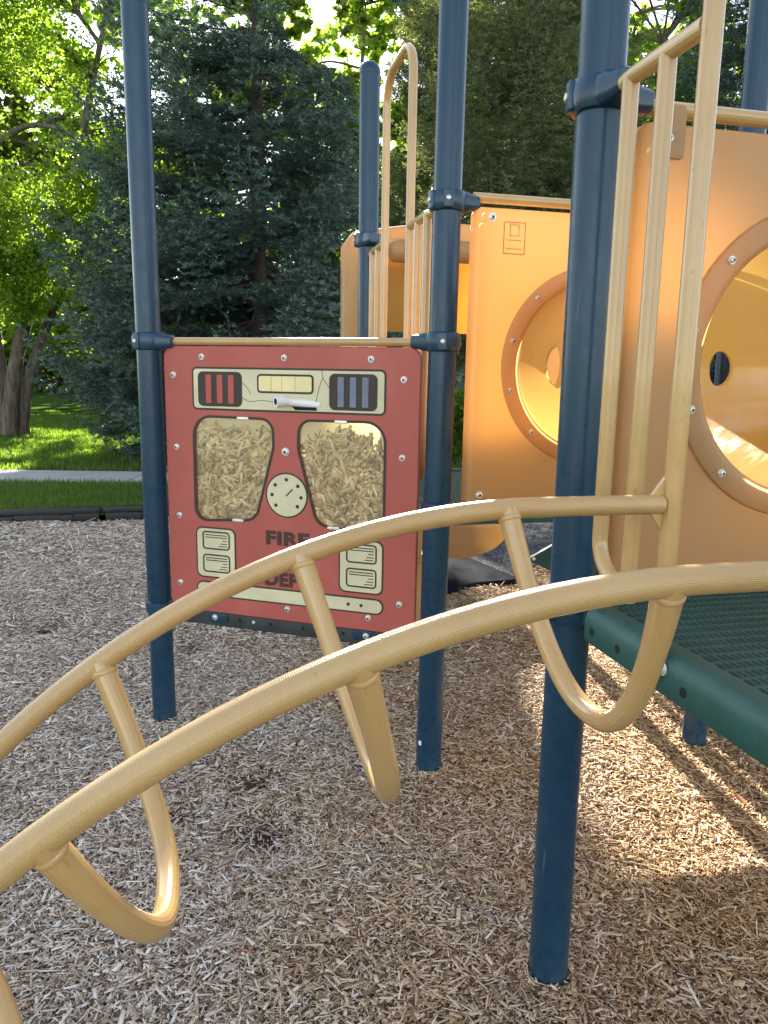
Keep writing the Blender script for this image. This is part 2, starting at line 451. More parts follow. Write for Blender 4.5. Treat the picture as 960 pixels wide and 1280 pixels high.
def smooth_path(pts, k=6):
    P = [Vector(p) for p in pts]; out = []
    for i in range(len(P) - 1):
        p0, p1, p2, p3 = P[max(0, i - 1)], P[i], P[i + 1], P[min(len(P) - 1, i + 2)]
        for j in range(k):
            t = j / k
            out.append(.5 * ((2 * p1) + (p2 - p0) * t + (2 * p0 - 5 * p1 + 4 * p2 - p3) * t * t + (3 * p1 - p0 - 3 * p2 + p3) * t ** 3))
    out.append(P[-1]); return out

def np_obj(name, V, Fc, m, parent=None, attr=None, smooth=False, base=(0, 0, 0)):
    me = bpy.data.meshes.new(name); k = Fc.shape[1]
    V = V - np.array(base)
    me.vertices.add(len(V)); me.vertices.foreach_set('co', V.astype(np.float32).ravel())
    me.loops.add(Fc.size); me.loops.foreach_set('vertex_index', Fc.astype(np.int32).ravel())
    me.polygons.add(len(Fc)); me.polygons.foreach_set('loop_start', np.arange(0, Fc.size, k, dtype=np.int32))
    me.update(calc_edges=True)
    if smooth: me.polygons.foreach_set('use_smooth', np.ones(len(Fc), dtype=bool))
    if attr:
        for an, av in attr.items():
            a = me.attributes.new(an, 'FLOAT', 'POINT'); a.data.foreach_set('value', av.astype(np.float32))
    me.materials.append(m)
    o = bpy.data.objects.new(name, me); COL.objects.link(o)
    if parent: o.parent = parent
    else: o.location = base
    return o

def tag(o, label=None, cat=None, group=None, kind=None):
    if label: o['label'] = label
    if cat: o['category'] = cat
    if group: o['group'] = group
    if kind: o['kind'] = kind
    return o
def thing(name, loc, label, cat, group=None):
    o = bpy.data.objects.new(name, None); COL.objects.link(o); o.location = Vector(loc)
    o.empty_display_size = .1
    bpy.context.view_layer.update()
    return tag(o, label, cat, group)

def bolt_mesh(mb, p, n, r=.011, white=False):
    """washer, domed head with a dark drive recess; slots: 0 steel 1 dark"""
    mb.lathe(p, n, [(r, 0), (r, .0022), (r * .93, .003), (r * .74, .003), (r * .72, .0062), (r * .55, .0082), (r * .34, .0088)], 14)
    mb.lathe(Vector(p) + Vector(n).normalized() * .0082, n, [(r * .34, 0), (r * .34, .0012), (r * .1, .0012)], 8, 1)
def bolt(parent, p, n, r=.011, name='bolt'):
    mb = MB(); bolt_mesh(mb, p, n, r); return mb.build(name, [M['steel'], M['ink']], parent)

# ------------------------------------------------------------------ posts and clamps
PR = .0445
def clamp_part(parent, c, z, dirs, h=.062, plain_ring=False):
    """two-piece clamp ring round a post, with a socket towards each rail direction"""
    mb = MB(); c = Vector((c.x, c.y, z))
    if plain_ring:
        mb.lathe(c, Z, [(PR + .001, -h * .35), (PR + .008, -h * .30), (PR + .009, 0), (PR + .008, h * .30), (PR + .001, h * .35)], 28)
    else:
        mb.lathe(c, Z, [(PR + .0008, -h / 2), (PR + .009, -h / 2 + .003), (PR + .0135, -h * .28), (PR + .0145, 0), (PR + .0135, h * .28), (PR + .009, h / 2 - .003), (PR + .0008, h / 2)], 32)
    bolts = []
    for d in dirs:
        d = Vector(d).normalized(); s = d.cross(Z)
        F = Frame(c + d * (PR - .004), s, Z, d)
        rings = []
        for q, w, hh in ((0, .074, h * .96), (.022, .066, h * .9), (.034, .050, h * .78), (.058, .044, h * .70), (.062, .038, h * .6)):
            rings.append([F.p(a, b, q) for a, b in rrect(0, 0, w, hh, min(w, hh) * .32, 4)])
        mb.loops(rings)
        # split flanges with bolts either side
        for sg in (1, -1):
            g = (s * sg - d * .25).normalized()
            G = Frame(c + g * (PR + .006), g.cross(Z), Z, g)
            mb.rbox(G, 0, 0, .030, h * .9, .006, 0, .013, .004, 0, 3)
            bolts.append((c + g * (PR + .019), g))
    if not dirs and not plain_ring:
        for a in (200, 330):
            g = Vector((math.cos(math.radians(a)), math.sin(math.radians(a)), 0)); bolts.append((c + g * (PR + .0135), g))
    o = mb.build('clamp', M['clamp'], parent)
    for p, n in bolts:
        b = MB(); b.lathe(p, n, [(.0075, -.002), (.0075, .0035), (.005, .005), (.003, .0035)], 10); bb = b.build('bolt', M['steel'], o, base=parent.location)
    return o

def post(base, lean, top, label, clamps, cap=True, group='navy steel posts of the play structure'):
    t = thing('support_post', base, label, 'post', group)
    mb = MB(); zs = [-.06, 0, .4, .8, 1.2, 1.6, 2.0, 2.4, top - .001]
    mb.tube([Vector((base.x + lean[0] * z, base.y + lean[1] * z, z)) for z in zs], PR, 36)
    mb.build('shaft', M['navy'], t)
    if cap:
        mb = MB(); mb.lathe((base.x + lean[0] * top, base.y + lean[1] * top, top), Z,
            [(PR + .0015, -.006), (PR + .002, 0), (PR + .0012, .012), (PR * .93, .024), (PR * .75, .036), (PR * .45, .044), (.002, .047)], 30)
        mb.build('cap', M['navy'], t)
    for z, dirs, pl in clamps:
        clamp_part(t, Vector((base.x + lean[0] * z, base.y + lean[1] * z, 0)), z, dirs, plain_ring=pl)
    return t
U = (P2 - P1).normalized()          # along the fire panel, left to right
UL = (P2 - P1).length
post(P1, (-.005, -.0043), 2.60, 'navy post standing alone at the left end of the red fire panel', [(1.483, [U], False), (.49, [], True)])
tp2 = post(P2, (.0043, .0019), 3.15, 'navy post between the red fire panel and the smaller orange panel', [(1.914, [E2, -E1], False), (1.486, [-U], False), (.945, [], True), (.49, [], True)])
post(P3, (-.0023, -.0019), 3.15, 'thickest looking navy post, nearest the camera and crossed by both climber rails', [(1.905, [E1, E2], False), (.905, [-E2], False)])
post(P4, (.0002, -.0011), 3.05, 'navy post behind the large orange panel, its foot showing under the green deck', [(1.91, [-E2], False)], False)
post(P5, (-.0038, -.0003), 2.655, 'slim far navy post with a domed cap left of the tall hoop', [(1.965, [E1], False), (.945, [], True)])
post(P6, (0, 0), 2.655, 'navy post at the hidden far corner of the deck, beside the slide hood', [(1.965, [-E2], False)])
post(P7, (0, 0), 3.15, 'navy post at the near corner of the green deck, right of the climber', [(1.905, [-E1], False)])
post(P8, (0, 0), 3.15, 'navy post at the right end of the large orange tunnel panel', [(1.905, [-E2], False)])

for pz, ang, w_, h_ in ((.115, 222, .012, .016), (.56, 300, .004, .010)):
    g_ = Vector((math.cos(math.radians(ang)), math.sin(math.radians(ang)), 0)); k_ = MB()
    G_ = Frame(P2 + g_ * (PR + .0003) + Z * pz, Vector((-g_.y, g_.x, 0)), Z, g_)
    k_.rbox(G_, 0, 0, w_, h_, .002, -.001, .0012, .0004); k_.build('sticker', M['white'], tp2)
# ------------------------------------------------------------------ fire panel
NF = Vector((U.y, -U.x, 0))        # towards the viewer
def outlined(parent, F, loop, d, name, m, line=.007, inkname='outline', up=.0012):
    """dark outline slab with a coloured inlay standing a hair proud of it"""
    a = MB(); a.slab(F, loop, d, d + up); o = a.build(name, m, parent, False)
    return o
def fire_panel():
    t = thing('fire_panel', P1 + U * UL / 2, 'red fire engine play panel with gauge, vents and two chip-filled windows between two navy posts', 'play panel')
    F = Frame(P1, U, Z, NF)
    C = .5365; T0, T1 = -.010, .010          # board back / front
    winL = round_poly([(.172, .838), (.418, .855), (.489, 1.118), (.487, 1.219), (.172, 1.222)], [.045, .055, .06, .07, .07], 7)
    winR = [(2 * C - a, b) for a, b in winL][::-1]
    brd = MB()
    out = rrect(C, .979, .962, .978, .042, 8)
    brd.slab(F, out, T0, T1 - .002, holes=[winL, winR])
    # softened front edge
    front = rrect(C, .979, .957, .973, .040, 8)
    tri = tessellate_polygon([[Vector((a, b, 0)) for a, b in l] for l in (front, winL, winR)])
    brd.add([F.p(a, b, T1) for l in (front, winL, winR) for a, b in l], [tuple(x) for x in tri])
    brd.loops([[F.p(a, b, T1 - .002) for a, b in out], [F.p(a, b, T1) for a, b in front]], False, False)
    for l in (winL, winR): brd.loops([[F.p(a, b, T1 - .002) for a, b in l], [F.p(a, b, T1) for a, b in l]], False, False)
    brd.build('board', M['red'], t, False)
    # windows: dark frame, box behind, pane
    for w in (winL, winR):
        fr = MB(); fr.slab(F, inset(w, -.0045), T1, T1 + .0015, holes=[inset(w, .0045)])
        fo = fr.build('window_frame', M['ink'], t, False)
        bx = MB(); ww = inset(w, -.012)
        bx.loops([[F.p(a, b, T0) for a, b in ww], [F.p(a, b, -.055) for a, b in ww]], False, True)
        bx.build('window_box', M['backing'], t, False)
        pn = MB(); pn.slab(F, inset(w, .001), T1 - .006, T1 - .004)
        pn.build('window_pane', M['pane'], t, False)
        cx = sum(a for a, b in w) / len(w)
        for zz in (1.2185, .849):
            c2 = MB(); c2.rbox(F, cx + (.02 if zz > 1 else -.005), zz, .045, .011, .003, T1 - .004, T1 + .004, .002)
            c2.build('window_clip', M['steel'], fo, base=t.location)
    # dashboard band
    band = rrect(C, 1.320, .731, .152, .020, 6)
    a = MB(); a.slab(F, band, T1, T1 + .0010); a.build('band_outline', M['ink'], t, False)
    b = MB(); b.slab(F, inset(band, .007), T1, T1 + .0022); bo = b.build('dashboard_band', M['cream'], t, False)
    for x0, x1, sm, nm in ((.196, .371, 'redslot', 'vent'), (.700, .872, 'bluegrey', 'vent')):
        v = MB(); v.slab(F, rrect((x0 + x1) / 2, 1.319, x1 - x0, .122, .020, 5), T1 + .001, T1 + .0034); vo = v.build(nm, M['ink'], t, False)
        for k in range(3):
            xx = x0 + (x1 - x0) * (.245 + .255 * k)
            s = MB(); s.slab(F, rrect(xx, 1.319, .022, .100, .002, 2), T1 + .002, T1 + .0046); s.build('vent_slot', M[sm], vo, False, base=t.location)
    s = MB(); s.slab(F, rrect(C, 1.342, .213, .066, .014, 5), T1 + .001, T1 + .0034); so = s.build('light_window_outline', M['ink'], t, False)
    s = MB(); s.slab(F, rrect(C, 1.342, .199, .052, .008, 5), T1 + .002, T1 + .0046); s.build('light_window', M['lens'], t, False)
    for xx in (.485, .525, .575):
        s = MB(); s.slab(F, rrect(xx, 1.342, .0016, .050, .0005, 1), T1 + .003, T1 + .0050); s.build('light_window_rib', M['ribline'], so, False, base=t.location)
    # crack lines in the band
    for pts in ([(.372, 1.345), (.395, 1.322), (.405, 1.305)], [(.345, 1.300), (.375, 1.288), (.40, 1.278), (.45, 1.284), (.50, 1.279)],
                [(.672, 1.392), (.676, 1.365), (.662, 1.33), (.655, 1.30), (.648, 1.262)], [(.676, 1.365), (.690, 1.345), (.702, 1.33)]):
        c = MB(); c.tube([F.p(x, y, T1 + .0026) for x, y in pts], .0009, 5); c.build('crack', M['ink'], bo, base=t.location)
    # white pipe broken through the band, and the dark split under it
    s = MB(); s.slab(F, [(.560, 1.268), (.575, 1.254), (.655, 1.254), (.652, 1.268)], T1 + .001, T1 + .0038); s.build('split', M['void'], t, False)
    pp = smooth_path([F.p(.524, 1.283, T1 + .052), F.p(.538, 1.283, T1 + .036), F.p(.565, 1.281, T1 + .014), F.p(.60, 1.278, T1 + .000), F.p(.665, 1.273, T1 - .008)], 5)
    ax = (pp[1] - pp[0]).normalized()
    w = MB(); w.tube(pp, [.0195] * 6 + [.018, .0165, .015] + [.0135] * (len(pp) - 9), 24); wo = w.build('siren_pipe', M['white'], t)
    w = MB(); w.lathe(pp[0] - ax * .0006, ax, [(.0115, 0), (.0112, .0004), (.001, .0004)], 20); w.build('pipe_bore', M['void'], wo)
    # pressure gauge
    a = MB(); a.slab(F, circ(C + .003, .9535, .081, 44), T1, T1 + .0010); a.build('gauge_outline', M['ink'], t, False)
    a = MB(); a.slab(F, circ(C + .003, .9535, .0755, 44), T1, T1 + .0022); go = a.build('gauge_face', M['cream'], t, False)
    for k, ang in enumerate((90, 141, 39, 180, -5, 222, -42)):
        rr = .056
        d = MB(); d.slab(F, circ(C + .003 + rr * math.cos(math.radians(ang)), .9535 + rr * math.sin(math.radians(ang)), .0066, 12), T1 + .001, T1 + .0032)
        d.build('gauge_dot', M['ink'], go, False, base=t.location)
    d = MB(); q = Vector((math.cos(math.radians(45)), math.sin(math.radians(45)))); r_ = Vector((-q.y, q.x)) * .0022
    c0 = Vector((C + .001, .951))
    d.slab(F, [tuple(c0 - r_), tuple(c0 + q * .036 - r_), tuple(c0 + q * .036 + r_), tuple(c0 + r_)], T1 + .001, T1 + .0034)
    d.build('needle', M['ink'], go, False, base=t.location)
    # lettering
    def text(body, cx, cy, size):
        cu = bpy.data.curves.new('lettering', 'FONT'); cu.body = body; cu.size = size; cu.align_x = 'CENTER'; cu.align_y = 'CENTER'
        cu.offset = .0034; cu.extrude = .0008; cu.space_character = 1.08
        o = bpy.data.objects.new('tmp', cu); COL.objects.link(o); bpy.context.view_layer.update()
        me = bpy.data.meshes.new_from_object(o.evaluated_get(bpy.context.evaluated_depsgraph_get()))
        bpy.data.objects.remove(o)
        R = Matrix((F.x, F.y, F.n)).transposed().to_4x4()
        xs = [v.co.x for v in me.vertices]; wid = max(xs) - min(xs)
        return me, R, wid
    for body, cy, wid_want in (('FIRE', .793, .170), ('E7', .718, .085), ('DEPT', .641, .180)):
        me, R, wid = text(body, C, cy, .066)
        sx = wid_want / wid
        me.transform(Matrix.Diagonal((sx, 1, 1, 1))); me.transform(R)
        me.transform(Matrix.Translation(F.p(C + .003, cy, T1 + .0006) - t.location))
        me.materials.clear(); me.materials.append(M['letter'])
        lo = bpy.data.objects.new('lettering', me); COL.objects.link(lo); lo.parent = t
    # louvred plates
    for cx in (.253, 2 * C - .253):
        a = MB(); a.slab(F, rrect(cx, .7195, .165, .193, .026, 6), T1, T1 + .0010); a.build('plate_outline', M['ink'], t, False)
        a = MB(); a.slab(F, rrect(cx, .7195, .153, .181, .021, 6), T1, T1 + .0022); po = a.build('louvre_plate', M['cream'], t, False)
        for cy in (.7665, .6795):
            o1 = rrect(cx + .002, cy, .113, .069, .014, 5)
            l = MB(); l.slab(F, o1, T1 + .001, T1 + .0032, holes=[inset(o1, .0055)])
            for yy in (.020, .011):
                l.slab(F, rrect(cx + .002, cy + yy, .090, .0032, .001, 1), T1 + .001, T1 + .0032)
            for k, yy in enumerate((.0, -.011, -.021)):
                wd = .020 + .007 * k
                l.slab(F, rrect(cx + .047 - wd / 2, cy + yy, wd, .003, .001, 1), T1 + .001, T1 + .0032)
            l.build('louvre', M['ink'], po, False, base=t.location)
    # bumper bar
    a = MB(); a.slab(F, rrect(C, .5805, .737, .058, .0285, 8), T1, T1 + .0010); a.build('bumper_outline', M['ink'], t, False)
    a = MB(); a.slab(F, rrect(C, .5805, .725, .046, .0225, 8), T1, T1 + .0022); bo = a.build('bumper_bar', M['cream'], t, False)
    for xx in (.775, .823, .250, .298):
        d = MB(); d.slab(F, circ(xx, .5805, .0062, 12), T1 + .001, T1 + .0032); d.build('bumper_dot', M['ink'], bo, False, base=t.location)
    for x, y in ((.212, 1.431), (.533, 1.430), (.848, 1.429), (.095, 1.366), (.962, 1.364), (.100, 1.106), (.962, 1.107), (.103, .852),
                 (.099, .594), (.962, .599), (.540, .536), (.850, .538)):
        bolt(t, F.p(x, y, T1), NF, .0115)
    bolt(t, F.p(.536, 1.108, T1), NF, .0145)
    # top rail and bottom beam
    r = MB(); r.tube([F.p(PR + .05 + k * (UL - 2 * PR - .10) / 8, 1.4845, 0) for k in range(9)], .0142, 18); r.build('top_rail', M['rib'], t)
    b = MB(); b.rbox(F, C, .4625, UL - .10, .052, .005, -.030, .006, .003); bmo = b.build('bottom_beam', M['beam'], t)
    for x, s in ((.255, -1), (.830, 1)):
        k = MB(); k.rbox(F, x, .470, .082, .038, .017, .006, .012, .002); ko = k.build('bracket', M['clamp'], t)
        bolt(ko, F.p(x - s * -.012, .471, .012), NF, .0115)
    for x in (.345, .40, .47, .60, .69, .755, .90):
        k = MB(); k.lathe(F.p(x, .468, .0055), NF, [(.0065, 0), (.0065, .0012), (.001, .0012)], 10); k.build('beam_hole', M['steel'] if x in (.40, .69) else M['void'], bmo, base=t.location)
    return F, winL, winR
FP, WINL, WINR = fire_panel()

# ------------------------------------------------------------------ wood chips (numpy)
def chip_boxes(C, yaw, pitch, roll, L, W, H):
    """irregular splinters: 8 corners each, no two alike"""
    n = len(C); r = RNG
    cs = np.array([[-1, -1, -1], [1, -1, -1], [1, 1, -1], [-1, 1, -1], [-1, -1, 1], [1, -1, 1], [1, 1, 1], [-1, 1, 1]], float)
    B = np.repeat(cs[None], n, 0)
    tap = r.uniform(.25, 1.0, (n, 1)); tap2 = r.uniform(.5, 1.0, (n, 1))
    B[:, :, 1] *= np.where(B[:, :, 0] > 0, tap, tap2)
    sk = r.uniform(-.5, .5, (n, 1)); B[:, :, 0] += sk * B[:, :, 1] * W[:, None] / L[:, None]
    B[:, :, 2] += r.uniform(-.3, .3, (n, 8))
    B = B * np.stack([L, W, H], 1)[:, None, :] * .5
    # bow along the length
    B[:, :, 2] += (np.abs(B[:, :, 0]) / L[:, None]) ** 2 * (r.uniform(-.25, .25, (n, 1)) * L[:, None])
    cy, sy, cp, sp, cr, sr = np.cos(yaw), np.sin(yaw), np.cos(pitch), np.sin(pitch), np.cos(roll), np.sin(roll)
    x, y, z = B[:, :, 0], B[:, :, 1], B[:, :, 2]
    y, z = y * cr[:, None] - z * sr[:, None], y * sr[:, None] + z * cr[:, None]
    x, z = x * cp[:, None] + z * sp[:, None], -x * sp[:, None] + z * cp[:, None]
    x, y = x * cy[:, None] - y * sy[:, None], x * sy[:, None] + y * cy[:, None]
    V = np.stack([x, y, z], 2)
    Fq = np.array([[0, 3, 2, 1], [4, 5, 6, 7], [0, 1, 5, 4], [1, 2, 6, 5], [2, 3, 7, 6], [3, 0, 4, 7]])
    Fc = (Fq[None] + (np.arange(n) * 8)[:, None, None]).reshape(-1, 4)
    return V, Fc

def window_chips(win, label, fill):
    n0 = 1500
    xs = [a for a, b in win]; ys = [b for a, b in win]
    X = RNG.uniform(min(xs), max(xs), n0); Y = RNG.uniform(min(ys), max(ys), n0)
    sh = inset(win, .010)
    keep = np.array([inside(sh, a, b) and b < fill(a) for a, b in zip(X, Y)])
    X, Y = X[keep], Y[keep]; n = len(X)
    L = RNG.uniform(.016, .062, n); W = np.minimum(RNG.uniform(.004, .015, n), L * .6); H = RNG.uniform(.0015, .004, n)
    D = RNG.uniform(-.020, -.001, n)
    big = RNG.random(n) < .10; W[big] *= 1.7; L[big] *= .8
    yaw = RNG.normal(.0, 1.0, n) + np.where(X < (min(xs) + max(xs)) / 2, -.5, .5)
    V, Fc = chip_boxes(np.zeros((n, 3)), yaw, RNG.normal(0, .06, n), RNG.normal(0, .13, n), L, W, H)
    o = np.array(FP.o); fx, fy, fn = np.array(FP.x), np.array(FP.y), np.array(FP.n)
    V = V + np.stack([X, Y, D], 1)[:, None, :]
    V[:, :, 2] = np.clip(V[:, :, 2], -.05, .0030)
    Wd = o + V[:, :, 0:1] * fx + V[:, :, 1:2] * fy + V[:, :, 2:3] * fn
    base = FP.p(sum(xs) / len(xs), min(ys), -.02)
    ob = np_obj('trapped_wood_chips', Wd.reshape(-1, 3), Fc, M['fresh'], base=tuple(base))
    tag(ob, label, 'wood chips', None, 'stuff')
window_chips(WINL, 'tan wood chips packed behind the left window of the red panel', lambda a: 1.180 - .10 * max(0, a - .40) + .006 * math.sin(60 * a))
window_chips(WINR, 'tan wood chips packed behind the right window of the red panel', lambda a: 1.163 + .03 * math.exp(-((a - .73) / .06) ** 2) - .25 * max(0, .66 - a) - .25 * max(0, a - .84) + .005 * math.sin(70 * a))

# ------------------------------------------------------------------ entry guardrails with a tall hoop
BARR = .0148
def guardrail(A, d, L, label, z0, bolttab):
    t = thing('entry_guardrail', A + d * L / 2, label, 'guardrail', 'tan hoop guardrails along the row of posts')
    F = Frame(A, d, Z, d.cross(Z)); OFF = .016
    for mir in (0, 1):
        q = (lambda s: L - s) if mir else (lambda s: s)
        tr = MB(); tr.tube([F.p(q(s), 1.898, OFF if s > .1 else OFF * .5) for s in (.070, .15, .24, .34)], BARR, 18); tr.build('top_rail', M['rib'], t)
        r = .055; pts = [F.p(q(.131), z, OFF) for z in (1.895, 1.7, 1.4, 1.2, 1.12, 1.095, 1.08)]
        for k in range(1, 15):
            a = PI / 2 * k / 14; pts.append(F.p(q(.131 + .095 * (1 - math.cos(a))), 1.08 - .075 * math.sin(a), OFF))
        b = MB(); b.tube(pts, BARR, 18); b.build('bar', M['rib'], t)
        b = MB(); b.tube([F.p(q(.241), z, OFF) for z in (1.895, 1.6, 1.3, .985)], BARR, 18); b.build('bar', M['rib'], t)
        if bolttab:
            k = MB(); k.rbox(Frame(F.p(q(.356), .925, .036), F.x, F.y, F.n * -1), 0, 0, .030, .085, .014, -.004, .004, .002); ko = k.build('mounting_tab', M['rib'], t)
            bo = MB(); bolt_mesh(bo, F.p(q(.356), .897, .041), F.n if F.n.dot(-E2) > 0 else F.n * -1, .0115); bo.build('bolt', [M['steel'], M['ink']], ko, base=t.location)
    ha, hb = .352, L - .352; R = .11; top = 2.515
    pts = [F.p(ha, z, OFF) for z in (.945, 1.2, 1.5, 1.8, 2.1, 2.3)]
    for k in range(9):
        a = PI / 2 * k / 8; pts.append(F.p(ha + R * (1 - math.cos(a)), top - R + R * math.sin(a), OFF))
    for k in range(9):
        a = PI / 2 * k / 8; pts.append(F.p(hb - R * (1 - math.sin(a)), top - R + R * math.cos(a), OFF))
    pts += [F.p(hb, z, OFF) for z in (2.3, 2.1, 1.8, 1.5, 1.2, .945)]
    h = MB(); h.tube(pts, .0158, 20); h.build('hoop', M['rib'], t)
    return t
guardrail(P3, E1, 1.07, 'tan hoop guardrail above the near green deck, its three bars beside the thick post', .89, True)
guardrail(P5, E1, (P2 - P5).length, 'far tan hoop guardrail beside the domed post, its rounded top in view', .89, True)

# ------------------------------------------------------------------ loop arch climber
def climber():
    c1 = P3 + E1 * .347
    t = thing('arch_climber', c1 - E2 * 1.2, 'tan arched ladder climber with hanging loop rungs sweeping across the foreground', 'climber')
    R, S0, ZT = 1.14, .25, 1.1822
    def arc(s):      # height of rail at outward distance s
        if s <= S0: return ZT
        return ZT - (R - math.sqrt(max(0, R * R - (s - S0) ** 2)))
    W = .43
    for k in (0, 1):
        o = c1 + E1 * (W * k)
        pts = [o - E2 * s + Z * arc(s) for s in np.linspace(.033, S0, 5)]
        for a in np.linspace(.03, 1.30, 40):
            pts.append(o - E2 * (S0 + R * math.sin(a)) + Z * (ZT - R * (1 - math.cos(a))))
        a = 1.30; d = (-E2 * math.cos(a) - Z * math.sin(a)); last = pts[-1]
        while last.z > -.05:
            last = last + d * .08; pts.append(last)
        m = MB(); m.tube(pts, .0161, 28); ro = m.build('rail', M['knurl'], t)
        for sg in (1, -1):
            F = Frame(o + Z * ZT, -E2, Z, E1); g = MB()
            g.slab(F, [(.026, sg * .012), (.052, sg * .015), (.026, sg * .050)][::sg], -.004, .004)
            g.build('gusset', M['rib'], ro, False)
    for s, tilt in ((.300, 9), (.622, 17), (.906, 23), (1.172, 40)):
        zt = arc(s); dn = (-Z * math.cos(math.radians(tilt)) + E2 * math.sin(math.radians(tilt)))
        A = c1 - E2 * s + Z * (zt)
        pts = []; rr = []
        D = {9: .243, 17: .250, 23: .240, 40: .262}[tilt]
        N = 44
        for i in range(N + 1):
            l = -1 + 2 * i / N; l = math.copysign(abs(l) ** .8, l)
            dep = D * (1 - abs(l) ** (2.6 if tilt == 23 else 2.25))
            pts.append(A + E1 * (W * (.5 + .5 * l)) + dn * dep)
            e = min(1, max(0, (abs(l) - .80) / .2)); rr.append(.0146 + .0026 * e)
        m = MB(); m.tube(pts, rr, 24); rg = m.build('loop_rung', M['rib'], t)
        for e in (0, -1):
            q = pts[e]; st = pts[3] if e == 0 else pts[-4]; dv = (st - q).normalized()
            wb = MB(); wb.lathe(q + dv * .0150, dv, [(.0168, -.004), (.0182, -.002), (.0186, .0005), (.0182, .003), (.0170, .005)], 22, 0, False)
            wb.build('weld_bead', M['rib'], rg)
climber()

# ------------------------------------------------------------------ decks
def deck_plate(o, a, b, la, lb, z, parent):
    """perforated plate: staggered slots, each a real opening"""
    cx, cy = .034, .0135; nx, ny = int(la / cx), int(lb / cy)
    i, j = np.meshgrid(np.arange(nx), np.arange(ny), indexing='ij')
    x0 = (i * cx).ravel(); y0 = (j * cy).ravel(); n = len(x0)
    o4 = np.array([[0, 0], [cx, 0], [cx, cy], [0, cy]])
    hx, hy, ch = cx * .36, cy * .33, cy * .22
    mid = np.array([cx / 2, cy / 2])
    inn = mid + np.array([[-hx, -hy], [hx, -hy], [hx, hy], [-hx, hy]])
    sh = (j.ravel() % 2) * cx * 0
    loc = np.concatenate([o4, inn], 0)
    P = loc[None] + np.stack([x0 + sh, y0], 1)[:, None]
    lo = np.repeat(np.concatenate([P[:, 4:8]], 1), 1, 0)
    A = np.array(a); B = np.array(b); O = np.array(o) + np.array([0, 0, z])
    top = O + P[:, :, 0:1] * A + P[:, :, 1:2] * B
    bot = O + lo[:, :, 0:1] * A + lo[:, :, 1:2] * B - np.array([0, 0, .006])
    V = np.concatenate([top, bot], 1)      # 12 verts per cell
    Fq = np.array([[0, 1, 5, 4], [1, 2, 6, 5], [2, 3, 7, 6], [3, 0, 4, 7], [4, 5, 9, 8], [5, 6, 10, 9], [6, 7, 11, 10], [7, 4, 8, 11]])
    Fc = (Fq[None] + (np.arange(n) * 12)[:, None, None]).reshape(-1, 4)
    return np_obj('deck_plate', V.reshape(-1, 3), Fc, M['deck'], parent, base=tuple(parent.location))
def edge_beam(t, A, d, L, outn, z, dep=.094):
    """deck edge channel: rounded top shoulder, vertical face with bolt holes"""
    F = Frame(A, d, Z, outn)
    prof = [(-.028, .0), (-.004, .004), (.010, .001), (.019, -.006), (.024, -.016), (.026, -.028), (.026, -dep + .006), (.022, -dep), (-.028, -dep)]
    m = MB()
    rings = [[F.p(s, z + b, a) for a, b in prof] for s in (0, L)]
    m.loops(rings); o = m.build('edge_beam', M['deck'], t, angle=40)
    return F, o
def deck(A, B, wid, label, z=DECK, dep=.070):
    d = (B - A).normalized(); L = (B - A).length; w = E2
    t = thing('deck_platform', A + d * L / 2 + w * wid / 2, label, 'deck', 'green perforated decks')
    deck_plate(A + d * .03 + w * .03, tuple(d), tuple(w), L - .06, wid - .06, z - .004, t)
    F, o = edge_beam(t, A + d * .112, d, L - .17, -w, z + .006, dep)
    for s in (.03, .125, .325, .56, .74) if dep > .05 else ():
        k = MB(); k.lathe(F.p(s, z - .036, .0262), -w, [(.0085, -.001), (.0085, .0006), (.001, .0006)], 12); k.build('beam_hole', M['void'], o, base=t.location)
    bolt(o, F.p(.268, z - .018, .0262), -w, .012)
    edge_beam(t, A + w * wid + d * .055, d, L - .11, w, z + .006, dep)
    edge_beam(t, A + w * .055, w, wid - .11, -d, z + .006, dep)
    edge_beam(t, B + w * .055, w, wid - .11, d, z + .006, dep)
    return t
deck(P3, P7, 1.07, 'green perforated deck at the right, its edge beam bolted to the climber')
deck(P5, P2, 1.07, 'far green perforated deck seen through the gap right of the middle post', dep=.048)

